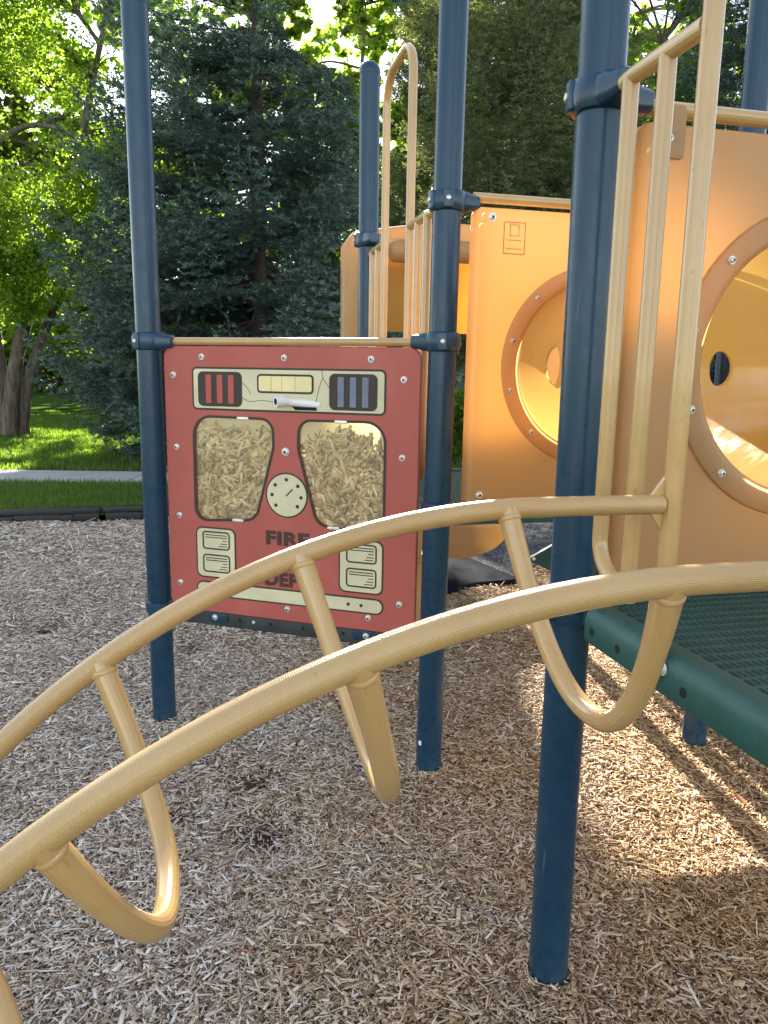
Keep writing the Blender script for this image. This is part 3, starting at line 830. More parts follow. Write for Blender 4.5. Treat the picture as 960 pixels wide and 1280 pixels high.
# ------------------------------------------------------------------ crawl tunnel: two orange panels and a yellow tube between them
def crawl_tunnel():
    t = thing('crawl_tunnel', (P2 + P3) / 2 + E2 * .53, 'yellow crawl tunnel between two orange moulded panels with bolted round rims', 'crawl tunnel')
    CS, CZ, RI, RO = .525, 1.415, .274, .327
    for base, z0, z1, s0, s1, shift in ((P2, .945, 1.903, .093, .965, 0), (P3, .940, 1.868, .072, .945, -.015)):
        F = Frame(base, E2, Z, E1); w, h = s1 - s0, z1 - z0; cx, cy = (s0 + s1) / 2, (z0 + z1) / 2
        cs = CS + shift
        m = MB(); th0, th1, bv = -.034, .030, .020
        st = 6; rings = []
        def ring(ins, dd): return [F.p(a, b, dd) for a, b in rrect(cx, cy, w - 2 * ins, h - 2 * ins, max(.028 - ins, .008), 7)]
        for i in range(st + 1):
            a = PI / 2 * i / st; rings.append(ring(bv * (1 - math.sin(a)), th0 + bv * (1 - math.cos(a))))
        for i in range(st + 1):
            a = PI / 2 * (1 - i / st); rings.append(ring(bv * (1 - math.sin(a)), th1 - bv * (1 - math.cos(a))))
        m.loops(rings, False, False)
        edge = rrect(cx, cy, w - 2 * bv, h - 2 * bv, .016, 7); hole = circ(cs, CZ, RI + .004, 64)
        tri = tessellate_polygon([[Vector((a, b, 0)) for a, b in l] for l in (edge, hole)])
        for dd, rev in ((th1, 1), (th0, -1)):
            m.add([F.p(a, b, dd) for l in (edge, hole) for a, b in l], [tuple(x)[::rev] for x in tri])
        m.loops([[F.p(a, b, th0) for a, b in hole], [F.p(a, b, th1) for a, b in hole]], False, False)
        po = m.build('tunnel_panel', M['roto'], t)
        # bolted rim
        c = F.p(cs, CZ, th1)
        rm = MB(); rm.lathe(c, E1, [(RI - .003, -.004), (RI - .003, .004), (RI + .004, .009), (RI + .012, .011), (RO - .012, .010), (RO - .003, .007), (RO, .0)], 72, 0, False)
        ro = rm.build('rim', M['roto'], t)
        for k in range(12):
            a = math.radians(15 + 30 * k + (3 if shift else 0))
            b = MB(); bolt_mesh(b, F.p(cs + .304 * math.cos(a), CZ + .304 * math.sin(a), th1 + .0105), E1, .0088); b.build('bolt', [M['steel'], M['ink']], ro, base=t.location)
        for x, y in ((s0 + .055, z1 - .032), (s0 + .047, z0 + .045), (s1 - .055, z1 - .032), (s1 - .047, z0 + .045)):
            b = MB(); bolt_mesh(b, F.p(x, y, th1), E1, .013); b.build('bolt', [M['steel'], M['ink']], po, base=t.location)
        # rail over the panel and its hanging straps
        r = MB(); zr = z1 + .030
        r.tube([F.p(PR + .05 + k * (1.07 - 2 * PR - .10) / 6, zr) for k in range(7)], .0155, 18); rl = r.build('top_rail', M['rib'], t)
        for x in (.135, .93) if base is P3 else ():
            k = MB(); k.rbox(F, x, zr - .050, .052, .098, .010, .0305, .0365, .002); k.build('hanger_strap', M['roto'], rl, base=t.location)
        if base is P2:       # moulded pictogram block, same plastic
            e = MB(); ex, ey = .225, 1.812; d = th1
            o1 = rrect(ex, ey, .074, .098, .004, 2); e.slab(F, o1, d - .001, d + .0002, holes=[inset(o1, .003)])
            o2 = rrect(ex, ey + .024, .032, .036, .002, 2); e.slab(F, o2, d - .001, d + .0002, holes=[inset(o2, .0025)])
            for yy, ww in ((-.006, .050), (-.032, .058)):
                e.slab(F, rrect(ex, ey + yy, ww, .0022, .0006, 1), d - .001, d + .0002)
            e.build('moulded_mark', M['roto'], po, False, base=t.location)
    # tube wall with a peep hole on each side
    F2 = Frame(P2, E2, Z, E1); L = (P3 - P2).length; a0, a1 = .030, L - .034
    NA, NL = 96, 44; m = MB()
    def pt(i, j):      # i round, j along
        th = 2 * PI * i / NA; q = j / NL; r = RI - .002 + .010 * math.sin(PI * q)
        sh = -.015 * q
        return F2.p(CS + sh + r * math.cos(th), CZ + r * math.sin(th), a0 + (a1 - a0) * q)
    vs = [pt(i, j) for j in range(NL + 1) for i in range(NA)]
    idx = lambda i, j: j * NA + i % NA
    hj0, hj1 = 10, 18; hw = 5
    holes = [(0, 0), (NA // 2, 1)]
    fs = []
    for j in range(NL):
        for i in range(NA):
            skip = False
            for ci, _ in holes:
                dd = (i - ci + NA // 2) % NA - NA // 2
                if -hw <= dd < hw and hj0 <= j < hj1: skip = True
            if not skip: fs.append((idx(i, j), idx(i + 1, j), idx(i + 1, j + 1), idx(i, j + 1)))
    m.add(vs, fs)
    for ci, _ in holes:
        jc = (hj0 + hj1) / 2
        ringp = [(i, hj0) for i in range(-hw, hw)] + [(hw, j) for j in range(hj0, hj1)] + [(i, hj1) for i in range(hw, -hw, -1)] + [(-hw, j) for j in range(hj1, hj0, -1)]
        outer = [pt(ci + i, j) for i, j in ringp]; inner = []; lip = []
        for i, j in ringp:
            dx = i * 2 * PI * RI / NA; dy = (j - jc) * (a1 - a0) / NL; q = math.hypot(dx, dy); rr = .052
            inner.append(pt(ci + dx / q * rr / (2 * PI * RI / NA), jc + dy / q * rr / ((a1 - a0) / NL)))
            lip.append(pt(ci + dx / q * (rr - .003) / (2 * PI * RI / NA), jc + dy / q * (rr - .003) / ((a1 - a0) / NL)) * 1)
        rr_ = [outer, inner]
        cen = F2.p(CS, CZ, a0 + (a1 - a0) * jc / NL)
        m.loops(rr_, False, False)
        thick = [p + (p - cen).normalized() * -.006 for p in inner]
        m.loops([inner, thick], False, False)
    m.build('tunnel_tube', M['tube'], t, angle=60)
crawl_tunnel()

# ------------------------------------------------------------------ slide with hood behind the far deck
def slide():
    A = P5 - E1 * 1.15
    t = thing('slide', A + E2 * .67 - Z * 0, 'orange plastic slide with an arched hood, mostly hidden behind the far posts', 'slide')
    F = Frame(A, E2, Z, E1)
    n = 26; s0, s1 = .088, 1.55; c = (s0 + s1) / 2
    top = []
    for i in range(n + 1):
        u = i / n; s = s1 + (s0 - s1) * u
        v = abs(2 * u - 1); e = max(0, (v - .93) / .07)
        top.append((s, 2.185 + .095 * math.cos(PI / 2 * v) - .06 * (1 - math.sqrt(max(0, 1 - e * e)))))
    i0, i1 = s0 + .10, s1 - .15
    loop = [(s1, .62)] + top + [(s0, -.05), (i0, -.05), (i0, 2.02), (i0 + .035, 2.085), (i0 + .10, 2.11)] + [(i0 + .10 + (i1 - i0 - .2) * k / 6, 2.11 + .03 * math.sin(PI * k / 6)) for k in range(1, 6)] + [(i1 - .10, 2.11), (i1 - .035, 2.085), (i1, 2.02), (i1, .62)]
    m = MB(); tri = tessellate_polygon([[Vector((a, b, 0)) for a, b in loop]])
    def lay(ins, d): return [F.p(a, b, d) for a, b in inset(loop, ins)]
    allr = [lay(.022, -.110), lay(.008, -.104), lay(0, -.090), lay(0, .010), lay(.008, .024), lay(.022, .030)]
    m.loops(allr, False, False)
    m.add(allr[0], [tuple(x)[::-1] for x in tri]); m.add(allr[-1], [tuple(x) for x in tri])
    m.build('hood_frame', M['roto'], t, angle=50)
    # rounded roll under the front lip
    l0, l1 = .36, 1.25
    m = MB(); m.tube([F.p(s, 2.095 + .02 * math.sin(PI * (s - l0) / (l1 - l0)), .02) for s in [l0, l0 + .006, l0 + .02, l0 + .045] + list(np.linspace(l0 + .1, l1 - .1, 7)) + [l1 - .045, l1 - .02, l1 - .006, l1]],
        [.030, .046, .058, .064] + [.065] * 7 + [.064, .058, .046, .030], 20)
    m.build('hood_lip', M['roto'], t)
    # canopy running back and down
    m = MB(); rings = []
    for k in range(9):
        q = k / 8; rings.append([F.p(a, (2.06 - .405 * q) + .08 * (1 - ((a - c) / .66) ** 2) * (1 - q), -.10 - .30 * q) for a in np.linspace(i0 + .01, i1 - .01, 14)])
    back = [[p + Vector((0, 0, .02)) for p in r] for r in rings]
    m.loops(rings, False, False, closed=False); m.loops(back, False, False, closed=False)
    m.loops([rings[-1], back[-1]], False, False, closed=False); m.loops([rings[0], back[0]], False, False, closed=False)
    m.build('canopy', M['tube'], t)
    m = MB(); G = Frame(F.p(i1 - .02, 0, 0), E1 * -1, Z, E2)
    m.slab(G, [(.10, .95), (.34, .95), (.38, 1.64), (.10, 2.03)], -.012, .012); m.build('side_wall', M['roto'], t, False)
    # trough curving away to the left
    path = smooth_path([F.p(.76, .31, .28), F.p(.75, .30, .05), F.p(.68, .28, -.25), F.p(.42, .25, -.55), F.p(.05, .22, -.75), F.p(-.40, .19, -.80)], 6)
    prof = []
    for k in range(21):
        a = PI * k / 20; prof.append((-.36 * math.cos(a), .24 - .27 * math.sin(a) ** .8))
    prof2 = [(x * .93, y + .02) for x, y in prof][::-1]
    full = prof + prof2; rings = []
    for i, p in enumerate(path):
        d = (path[min(i + 1, len(path) - 1)] - path[max(i - 1, 0)]); d.z = 0; d.normalize(); sd = d.cross(Z)
        rings.append([p + sd * x + Z * y for x, y in full])
    nose = [[path[0] + (p - path[0]) * k + E1 * e for p in [path[0] + (q - path[0]) for q in rings[0][:21]]] for k, e in ((.80, .075), (.93, .055), (1.0, .0))]
    m = MB(); m.loops(rings, True, True); m.loops(nose, True, False); m.build('trough', M['trough'], t)
    m = MB(); G = Frame(P5 + E2 * .315 - E1 * .32, E2, Z, E1)
    m.rbox(G, 0, .20, .11, .42, .012, -.03, .03, .010); m.rbox(G, 0, .60, .10, .38, .012, -.027, .027, .010); m.rbox(G, 0, .408, .13, .03, .010, -.036, .036, .008)
    m.build('slide_support', M['roto'], t)
slide()

# ------------------------------------------------------------------ stepping pod on the rubber surface
def pod():
    c = Vector((1.17, 4.95, 0))
    t = thing('stepping_pod', c, 'dark green pointed plate on a short post over the grey rubber surface', 'play step')
    F = Frame(c + Z * .20, E2, E1 * -1, Z)
    m = MB(); m.tube([c - Z * .05, c + Z * .33], .038, 20); m.build('step_post', M['navy'], t)
    # upright gusset face like a kite, facing the viewer
    kp = round_poly([(-.27, .215), (-.02, .10), (.30, .05), (.30, .36), (-.02, .345)], .02, 3)
    H = Frame(c - E1 * .0, E2, Z, E1)
    m = MB(); m.slab(H, kp, .040, .066); m.build('side_plate', M['darkgreen'], t, False)
    bolt(t, H.p(-.22, .222, .066), E1, .011)
pod()

# ------------------------------------------------------------------ ground
DIPS = [(-1.80, 3.96, .09, .06), (-.97, 3.68, .055, .045), (-.35, 2.13, .13, .05), (-.43, 2.42, .07, .04), (-.62, 2.2, .06, .03), (.72, 1.62, .03, .02), (-.8, 2.6, .05, .02)]
def gh(x, y):
    h = .010 * np.sin(2.1 * x + 1.3 * y) + .008 * np.sin(4.7 * x - 3.1 * y + 1) + .005 * np.sin(9 * x + 7 * y) - .004
    for cx, cy, r, d in DIPS: h = h - .6 * d * np.exp(-((x - cx) ** 2 + (y - cy) ** 2) / (r * r))
    for p in (P1, P2, P3, P4): h = h + .004 * np.exp(-((x - p.x) ** 2 + (y - p.y) ** 2) / .0121)
    return h
BD = Vector((.952, .305, 0)).normalized(); B0 = Vector((-3.43, 6.74, 0))
def beyond_border(x, y): return (x - B0.x) * -BD.y + (y - B0.y) * BD.x        # >0 on the lawn side
RUB = [(.02, 4.42), (.415, 4.71), (.64, 4.92), (.95, 5.25), (1.29, 5.73), (1.9, 6.2), (3.6, 7.0), (9, 8.2), (9, 12), (.8, 8.2), (-.35, 7.72), (-.3, 6), (-.2, 4.9)]
def in_poly(poly, X, Y):
    c = np.zeros(len(X), bool); j = len(poly) - 1
    for i in range(len(poly)):
        xi, yi = poly[i]; xj, yj = poly[j]
        with np.errstate(divide='ignore', invalid='ignore'):
            hit = ((yi > Y) != (yj > Y)) & (X < (xj - xi) * (Y - yi) / (yj - yi) + xi)
        c ^= hit; j = i
    return c
def grid_sheet(name, x0, x1, y0, y1, step, zf, m, keepf=None):
    nx, ny = int((x1 - x0) / step) + 1, int((y1 - y0) / step) + 1
    X, Y = np.meshgrid(np.linspace(x0, x1, nx), np.linspace(y0, y1, ny), indexing='ij')
    V = np.stack([X, Y, zf(X, Y)], 2).reshape(-1, 3)
    i, j = np.meshgrid(np.arange(nx - 1), np.arange(ny - 1), indexing='ij')
    a = (i * ny + j).ravel(); Fc = np.stack([a, a + ny, a + ny + 1, a + 1], 1)
    if keepf is not None:
        c = V[Fc].mean(1); Fc = Fc[keepf(c[:, 0], c[:, 1])]
    return np_obj(name, V, Fc, m, smooth=True)
g = grid_sheet('ground', -7, 7, -3.5, 9.2, .05, gh, M['soil'], lambda x, y: beyond_border(x, y) < .05)
co_ = np.empty(len(g.data.vertices) * 3, np.float32); g.data.vertices.foreach_get('co', co_); co_ = co_.reshape(-1, 3)
damp = np.zeros(len(co_))
for cx, cy, r, d in DIPS: damp = np.maximum(damp, np.exp(-((co_[:, 0] - cx) ** 2 + (co_[:, 1] - cy) ** 2) / (r * r * 1.1)))
da = g.data.attributes.new('damp', 'FLOAT', 'POINT'); da.data.foreach_set('value', np.clip(damp * .85, 0, 1).astype(np.float32))
tag(g, 'brown wood chip playground bed under the whole structure', 'ground', None, 'structure')
def sheet(name, pts, z, m, label, cat):
    mb = MB(); tri = tessellate_polygon([[Vector((a, b, 0)) for a, b in pts]])
    mb.add([(a, b, z) for a, b in pts], [tuple(x) for x in tri]); o = mb.build(name, m, None, False)
    tag(o, label, cat, None, 'structure'); return o
sheet('terrain', [(-250, -120), (250, -120), (250, 300), (-250, 300)], -.14, M['lawn'], 'grassy land running out to the horizon', 'terrain')
far = [(-60, 90), (60, 90)]
lw = [B0 + BD * -60 + Vector((0, .06, 0)), B0 + BD * 60 + Vector((0, .06, 0))]
sheet('lawn', [(lw[0].x, lw[0].y), (lw[1].x, lw[1].y), (70, 110), (-70, 110)], .035, M['lawn'], 'green lawn beyond the playground border, sunlit under the trees', 'lawn')
sheet('rubber_surface', RUB, .022, M['rubber'], 'grey speckled rubber safety surface behind the middle post', 'safety surface')
M['matte'] = plain('matte_black_rubber', (.010, .012, .016), 1.0, .3, 12, spec=.02)  # near-black colour for the shadow painted onto the rubber
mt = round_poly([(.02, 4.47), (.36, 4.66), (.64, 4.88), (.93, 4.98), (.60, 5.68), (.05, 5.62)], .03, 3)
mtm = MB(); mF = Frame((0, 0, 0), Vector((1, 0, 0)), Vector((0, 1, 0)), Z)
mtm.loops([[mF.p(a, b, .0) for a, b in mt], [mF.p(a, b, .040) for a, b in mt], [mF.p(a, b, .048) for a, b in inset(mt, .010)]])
tag(mtm.build('rubber_mat', M['matte'], None, base=Vector((.4, 5.1, 0))), 'black rubber wear mat lying on the grey surface behind the middle post', 'mat')  # added slab, a shadow on the rubber made as dark geometry
# path: two visible slabs with an open joint
def path_slab(s0, s1):
    mb = MB(); d = Vector((.9996, .028, 0)).normalized(); nn = Vector((-d.y, d.x, 0)); o = Vector((-3.55, 8.87, 0))
    mb.rbox(Frame(o, d, nn, Z), (s0 + s1) / 2, .57, s1 - s0 - .012, 1.14, .02, -.04, .062, .008); return mb
mb = MB(); cuts = [-16, -10.0, -6.0, -2.7, .48, 3.4, 6.4, 9.4, 14]
for a, b in zip(cuts, cuts[1:]):
    q = path_slab(a, b); mb.add(q.v, q.f)
tag(mb.build('path', M['concrete'], None), 'pale concrete footpath crossing the lawn', 'path', None, 'structure')

# border timbers
def border(s0, s1, label):
    o = B0 + BD * s0
    t = thing('border_timber', o, label, 'playground border', 'black plastic border timbers')
    F = Frame(o, BD, Vector((-BD.y, BD.x, 0)), Z); L = s1 - s0
    m = MB(); m.rbox(F, L / 2, .07, L, .10, .012, .062, .115, .008); m.build('top_cap', M['black'], t)
    m = MB(); m.rbox(F, L / 2, .075, L - .02, .07, .008, -.05, .066, .004)
    for k in range(3):
        m.rbox(F, L * (.18 + .32 * k), .032, .12, .04, .01, -.04, .060, .006)
    m.build('side_wall', M['black'], t)
    for q in (.05, L - .05):
        b = MB(); b.lathe(F.p(q, .07, .115), Z, [(.014, -.001), (.013, .004), (.006, .007), (.001, .0075)], 12); b.build('stake_head', M['black'], t)
border(-2.95, -.78, 'leftmost black plastic border timber along the grass edge')
border(-.76, .84, 'black plastic border timber ending at the joint left of the first navy post')
border(.875, 2.4, 'black plastic border timber passing behind the first navy post')
border(2.43, 4.1, 'black plastic border timber hidden behind the red panel')

# loose chips: one scatter, denser close to the structure
def scatter_chips():
    parts = []
    for (x0, x1, y0, y1, dens, sc_) in ((-1.7, 2.0, .75, 2.3, 27000, 1.0), (-3.4, -1.7, .3, 2.3, 9000, 1.25), (2.0, 2.8, .75, 3.7, 7000, 1.25), (-4.2, -2.7, 2.3, 3.7, 6500, 1.35), (-2.7, 2.6, 2.3, 3.7, 17500, 1.1), (-3.6, 2.8, 3.7, 5.4, 6500, 1.4), (-5.2, 1.8, 5.4, 7.6, 3000, 1.9)):
        n = int((x1 - x0) * (y1 - y0) * dens)
        X = RNG.uniform(x0, x1, n); Y = RNG.uniform(y0, y1, n)
        k = (beyond_border(X, Y) < -.01) & ~in_poly(RUB, X, Y)
        for cx, cy, r, d in DIPS:
            k &= ~((((X - cx) ** 2 + (Y - cy) ** 2) < (r * 1.3) ** 2) & (RNG.random(n) < .92 * np.exp(-((X - cx) ** 2 + (Y - cy) ** 2) / (r * r * .42))))
        X, Y = X[k], Y[k]; n = len(X)
        L = np.clip(RNG.lognormal(math.log(.0150), .60, n), .005, .062) * sc_; W = np.clip(RNG.lognormal(math.log(.0040), .58, n), .0014, .017) * sc_
        W = np.minimum(W, L * .7); H = RNG.uniform(.0006, .0024, n) * sc_
        yaw = RNG.uniform(0, 2 * PI, n); tilt = RNG.normal(0, .15, n); st = RNG.random(n) < .03; tilt[st] *= 2.5
        V, Fc = chip_boxes(np.zeros((n, 3)), yaw, tilt, RNG.normal(0, .22, n), L, W, H)
        lift = np.abs(np.sin(tilt)) * L * .42 + RNG.uniform(.001, .012, n)
        V = V + np.stack([X, Y, gh(X, Y) + lift], 1)[:, None, :]
        parts.append((V.reshape(-1, 3), Fc))
    for p in (P1, P2, P3, P4, P6):                                   # chips heaped against the post feet
        n = 420; a = RNG.uniform(0, 2 * PI, n); rad = PR + .004 + np.abs(RNG.normal(0, .022, n))
        X, Y = p.x + rad * np.cos(a), p.y + rad * np.sin(a)
        L = np.clip(RNG.lognormal(math.log(.016), .5, n), .006, .045); W = np.minimum(RNG.uniform(.002, .009, n), L * .7); H = RNG.uniform(.0008, .0024, n)
        V, Fc = chip_boxes(np.zeros((n, 3)), a + RNG.normal(PI / 2, .7, n), RNG.normal(0, .3, n), RNG.normal(0, .4, n), L, W, H)
        hz = np.clip(.024 - (rad - PR) * .55, 0, 1) * RNG.random(n)
        parts.append(((V + np.stack([X, Y, gh(X, Y) + .004 + hz], 1)[:, None, :]).reshape(-1, 3), Fc))
    off = 0; Vs, Fs = [], []
    for V, Fc in parts: Vs.append(V); Fs.append(Fc + off); off += len(V)
    # a thin spill of chips over the rubber edge
    o = np_obj('wood_chips', np.concatenate(Vs), np.concatenate(Fs), M['chips'])
    tag(o, 'loose weathered wood chips covering the playground floor', 'wood chips', None, 'stuff')
scatter_chips()

# twig lying beside the near post
tw = MB(); tw.tube([(.16, 1.93, .018), (.20, 1.86, .022), (.245, 1.80, .02), (.285, 1.765, .02), (.33, 1.745, .016)], [.0022, .003, .003, .0028, .002], 8)
M['twig'] = plain('grey_twig_bark', (.22, .18, .15), .9, .3, 40)
tag(tw.build('twig', M['twig'], None, base=Vector((.24, 1.83, 0))), 'thin grey twig lying on the chips beside the nearest post foot', 'twig')
for (x, y, lab) in ((1.19, 2.33, 'small orange dead leaf on the chips under the deck shadow'), (.50, 1.95, 'brown curled dead leaf on the sunlit chips by the near post'), (-.31, 1.62, 'reddish brown dead leaf flat on the foreground chips')):
    lf = MB(); a = random.uniform(0, 6); r = .022
    pts = [(1.3, 0), (.4, .55), (-.5, .6), (-1.1, 0), (-.5, -.6), (.4, -.55)]
    F = Frame((x, y, .026), Vector((math.cos(a), math.sin(a), .25)), Vector((-math.sin(a), math.cos(a), .1)), Z)
    lf.loops([[F.p(u * r, v * r, 0 - .2 * r * v * v) for u, v in pts], [F.p(u * r, v * r, .0012 - .2 * r * v * v) for u, v in pts]])
    tag(lf.build('dead_leaf', M.get('dead') or M.setdefault('dead', plain('dead_leaf_brown', (.30, .10, .03), .7, .3, 40)), None, base=Vector((x, y, 0))), lab, 'leaf', 'dead leaves')

# grass
def grass_obj(name, x0, x1, yf0, yf1, n, h0, h1, w, z, label):
    X = RNG.uniform(x0, x1, n); T_ = RNG.random(n); Y = yf0(X) + (yf1(X) - yf0(X)) * T_
    H = RNG.uniform(h0, h1, n); a = RNG.uniform(0, 2 * PI, n); le = RNG.uniform(.1, .8, n) * H
    dx, dy = np.cos(a), np.sin(a); px, py = -dy * w / 2, dx * w / 2
    ZB = np.full(n, z)
    v0 = np.stack([X - px, Y - py, ZB], 1); v1 = np.stack([X + px, Y + py, ZB], 1)
    v2 = np.stack([X + px * .7 + dx * le * .35, Y + py * .7 + dy * le * .35, z + H * .6], 1); v3 = np.stack([X - px * .7 + dx * le * .35, Y - py * .7 + dy * le * .35, z + H * .6], 1)
    v4 = np.stack([X + dx * le, Y + dy * le, z + H], 1)
    V = np.stack([v0, v1, v2, v3, v4], 1).reshape(-1, 3); b = (np.arange(n) * 5)[:, None]
    tri = np.concatenate([b + np.array([0, 1, 2]), b + np.array([0, 2, 3]), b + np.array([3, 2, 4])], 0)
    tag(np_obj(name, V, tri, M['grass']), label, 'grass', None, 'stuff')
bl = lambda X: B0.y + .14 + (X - B0.x) * BD.y / BD.x
grass_obj('grass', -6.5, -.2, bl, lambda X: 8.85 + .028 * (X + 3.55), 60000, .05, .12, .009, .03, 'strip of green grass between the black border and the path')
grass_obj('lawn_grass', -15, 2, lambda X: 10.06 + .028 * (X + 3.55), lambda X: 24 + 0 * X, 150000, .04, .09, .022, .03, 'sunlit mown grass under the trees beyond the path')

# ------------------------------------------------------------------ trees
S = np.array(SUN)
# places the sun reaches: (x, y, rx, ry, share of foliage kept) on the ground where the shadow would land
LIT = [(-.2, -1.5, 1.4, .95, .18), (.95, -.4, 1.0, 1.35, .0), (1.26, 2.75, .66, 2.3, .0), (1.5, 6.0, 1.6, 1.5, .25), (-1.15, 1.5, .40, .35, .10), (-1.65, 5.0, .3, .12, .05), (-.95, 2.35, .12, .06, .05), (-3.4, 5.55, .5, .14, .1), (-8, 13.5, 4.5, 3.2, .12), (-5, 10.6, 1.3, .55, .25), (-8.2, 10.1, .8, .2, .2)]
LIT_MAPLE = [(-7.3, 5.5, 4.0, 8.0, .3)]
LIT.append((-.15, .85, .6, .45, .15))
def sun_keep(P, rnd, extra=()):
    g = P[:, :2] - S[:2] * (P[:, 2:3] / S[2]); k = np.ones(len(P))
    for cx, cy, rx, ry, s in LIT + list(extra):
        d = ((g[:, 0] - cx) / rx) ** 2 + ((g[:, 1] - cy) / ry) ** 2
        k = np.where(d < 1, np.minimum(k, s), k)
    return rnd < k

def unit(v): return v / np.maximum(np.linalg.norm(v, axis=-1, keepdims=True), 1e-9)

def spruce_arrays(seed, H, R0, nb, low, density=1.0, bl=.055, bw=.013, droop=.22):
    r = np.random.default_rng(seed)
    starts, dirs, lens, tips = [], [], [], []
    limbs = []
    z = low
    while z < H - .25:
        f = (z - low) / (H - low)
        Rz = R0 * (1 - f) ** .74 * (.55 + .45 * min(1, z / 1.2) if z < 1.2 else 1)
        for b in range(int(nb * 1.45) + (1 if f < .5 else 0)):
            if r.random() < .07: continue
            az = r.uniform(0, 2 * PI); L = Rz * r.uniform(.70, 1.14) + .12
            up = .30 * f + r.normal(0, .06) - .02; dr = droop * (1 - f) + r.normal(0, .05)
            d = np.array([math.cos(az), math.sin(az), 0.]); sd = np.array([-d[1], d[0], 0.])
            z0 = z + r.normal(0, .07)
            n = max(5, int(L / .098)); t = np.linspace(.16, 1, n)
            P = d * (L * t)[:, None]; P[:, 2] = z0 + L * (up * t - dr * np.sin(t * 2.2) + .20 * t ** 3)
            limbs.append(np.concatenate([[[0, 0, z0]], P[::max(1, n // 4)]], 0))
            for sgn in (1, -1):
                ln = np.minimum(.52, .10 + .50 * L * (1 - t) ** .75 * np.minimum(1, t * 3)) * r.uniform(.6, 1.15, n)
                an = np.radians(r.uniform(38, 66, n))[:, None]
                dd = d * np.cos(an) + sd * sgn * np.sin(an); dd[:, 2] = r.normal(-.12, .13, n)
                starts.append(P); dirs.append(unit(dd)); lens.append(ln); tips.append(t)
            hang = r.random(n) < .5                                      # hanging twiglets fill the tiers
            dd = np.stack([r.normal(0, .5, n), r.normal(0, .5, n), -np.ones(n) * .8], 1)
            starts.append(P[hang]); dirs.append(unit(dd[hang] + d * .6)); lens.append(r.uniform(.08, .26, hang.sum())); tips.append(t[hang])
            starts.append(P[-2:]); dirs.append(np.repeat(unit((P[-1] - P[-3])[None]), 2, 0)); lens.append(np.array([.16, .16])); tips.append(np.ones(2))
        z += r.uniform(.33, .44) * (1 + .2 * f)
    S0 = np.concatenate(starts); D0 = np.concatenate(dirs); L0 = np.concatenate(lens); T0 = np.concatenate(tips)
    cnt = np.maximum(3, (L0 * 120 * density).astype(int)); ix = np.repeat(np.arange(len(S0)), cnt)
    q = r.random(len(ix)) ** .85
    base = S0[ix] + D0[ix] * (L0[ix] * q)[:, None]
    base[:, 2] -= .10 * (q * L0[ix]) ** 1.0 * (1 - q)
    rv = unit(r.normal(0, 1, (len(ix), 3))); rv[:, 2] += .25
    nd = unit(D0[ix] * .85 + rv * .58); side = unit(np.cross(nd, unit(r.normal(0, 1, (len(ix), 3)))))
    ll = bl * r.uniform(.7, 1.35, len(ix)); tip = np.clip((q - .45) * 1.8, 0, 1) * r.uniform(.3, 1, len(ix)) * np.clip(T0[ix] * 1.2 - .25, 0, 1)
    return base, nd, side, ll, tip, limbs, bw

def spruce(loc, seed, H, R0, nb, low, label, m, density=1., bl=.055, bw=.013, group='conifers behind the playground'):
    base, nd, side, ll, tip, limbs, bw = spruce_arrays(seed, H, R0, nb, low, density, bl, bw)
    t = thing('spruce_tree', loc, label, 'tree', group); o = np.array(loc)
    W = base + o
    # whole sprays are dropped together where a sun gap runs through the crown
    cell = np.floor(W / .22).astype(int); hsh = (np.abs(cell[:, 0] * 73856093 ^ cell[:, 1] * 19349663 ^ cell[:, 2] * 83492791) % 1000) / 1000.
    k = sun_keep(W, hsh); base, nd, side, ll, tip = base[k], nd[k], side[k], ll[k], tip[k]
    n = len(base); mid = base + nd * (ll * .5)[:, None]
    V = np.stack([base, mid + side * bw / 2, base + nd * ll[:, None], mid - side * bw / 2], 1).reshape(-1, 3)
    Fc = np.arange(n * 4).reshape(-1, 4)
    np_obj('crown', V, Fc, m, t, {'tip': np.repeat(tip, 4)})
    mb = MB(); mb.tube([Vector((0, 0, z)) + Vector(loc) for z in np.linspace(-.1, H, 12)], [max(.012, .085 * (R0 / 2) * (1 - i / 11.5)) for i in range(12)], 12)
    tk = mb.build('trunk', M['barkdark'], t)
    mb = MB()
    for li, lb in enumerate(limbs):
        if not all(sun_keep(np.array(lb) + o, np.full(len(lb), ((li * 37) % 100) / 100.))): continue
        mb.tube([Vector(p) + Vector(loc) for p in lb], [max(.004, .018 * (1 - i / len(lb))) for i in range(len(lb))], 5, False)
    mb.build('limbs', M['barkdark'], tk, base=Vector(loc))
    return t

spruce((-2.0, 12.4, 0), 3, 13.5, 3.15, 15, .10, 'tall dense blue spruce with branches to the ground behind the red panel', M['needle'], 1.15, .058, .0130)
spruce((-4.0, 12.7, 0), 23, 4.6, 1.25, 12, .14, 'short bushy blue spruce at the left foot of the tall one', M['needle'], 1.15, .058, .0130)
spruce((2.95, 17.0, 0), 5, 15.5, 3.4, 13, .5, 'paler grey green spruce between the middle post and the nearest post', M['needle2'], .42, .075, .016)
spruce((7.6, 17.5, 0), 8, 16, 2.7, 10, .6, 'dark spruce at the right edge behind the tan handrails', M['needle'], .42, .075, .017)
spruce((1.6, 22, 0), 29, 14.5, 3.3, 11, .5, 'thin backlit spruce seen through the tall hoop', M['needle2'], .50, .095, .022)
spruce((5.3, 24, 0), 13, 14, 2.6, 7, .6, 'distant spruce showing beside the nearest post above the orange panel', M['needle2'], .3, .10, .024)

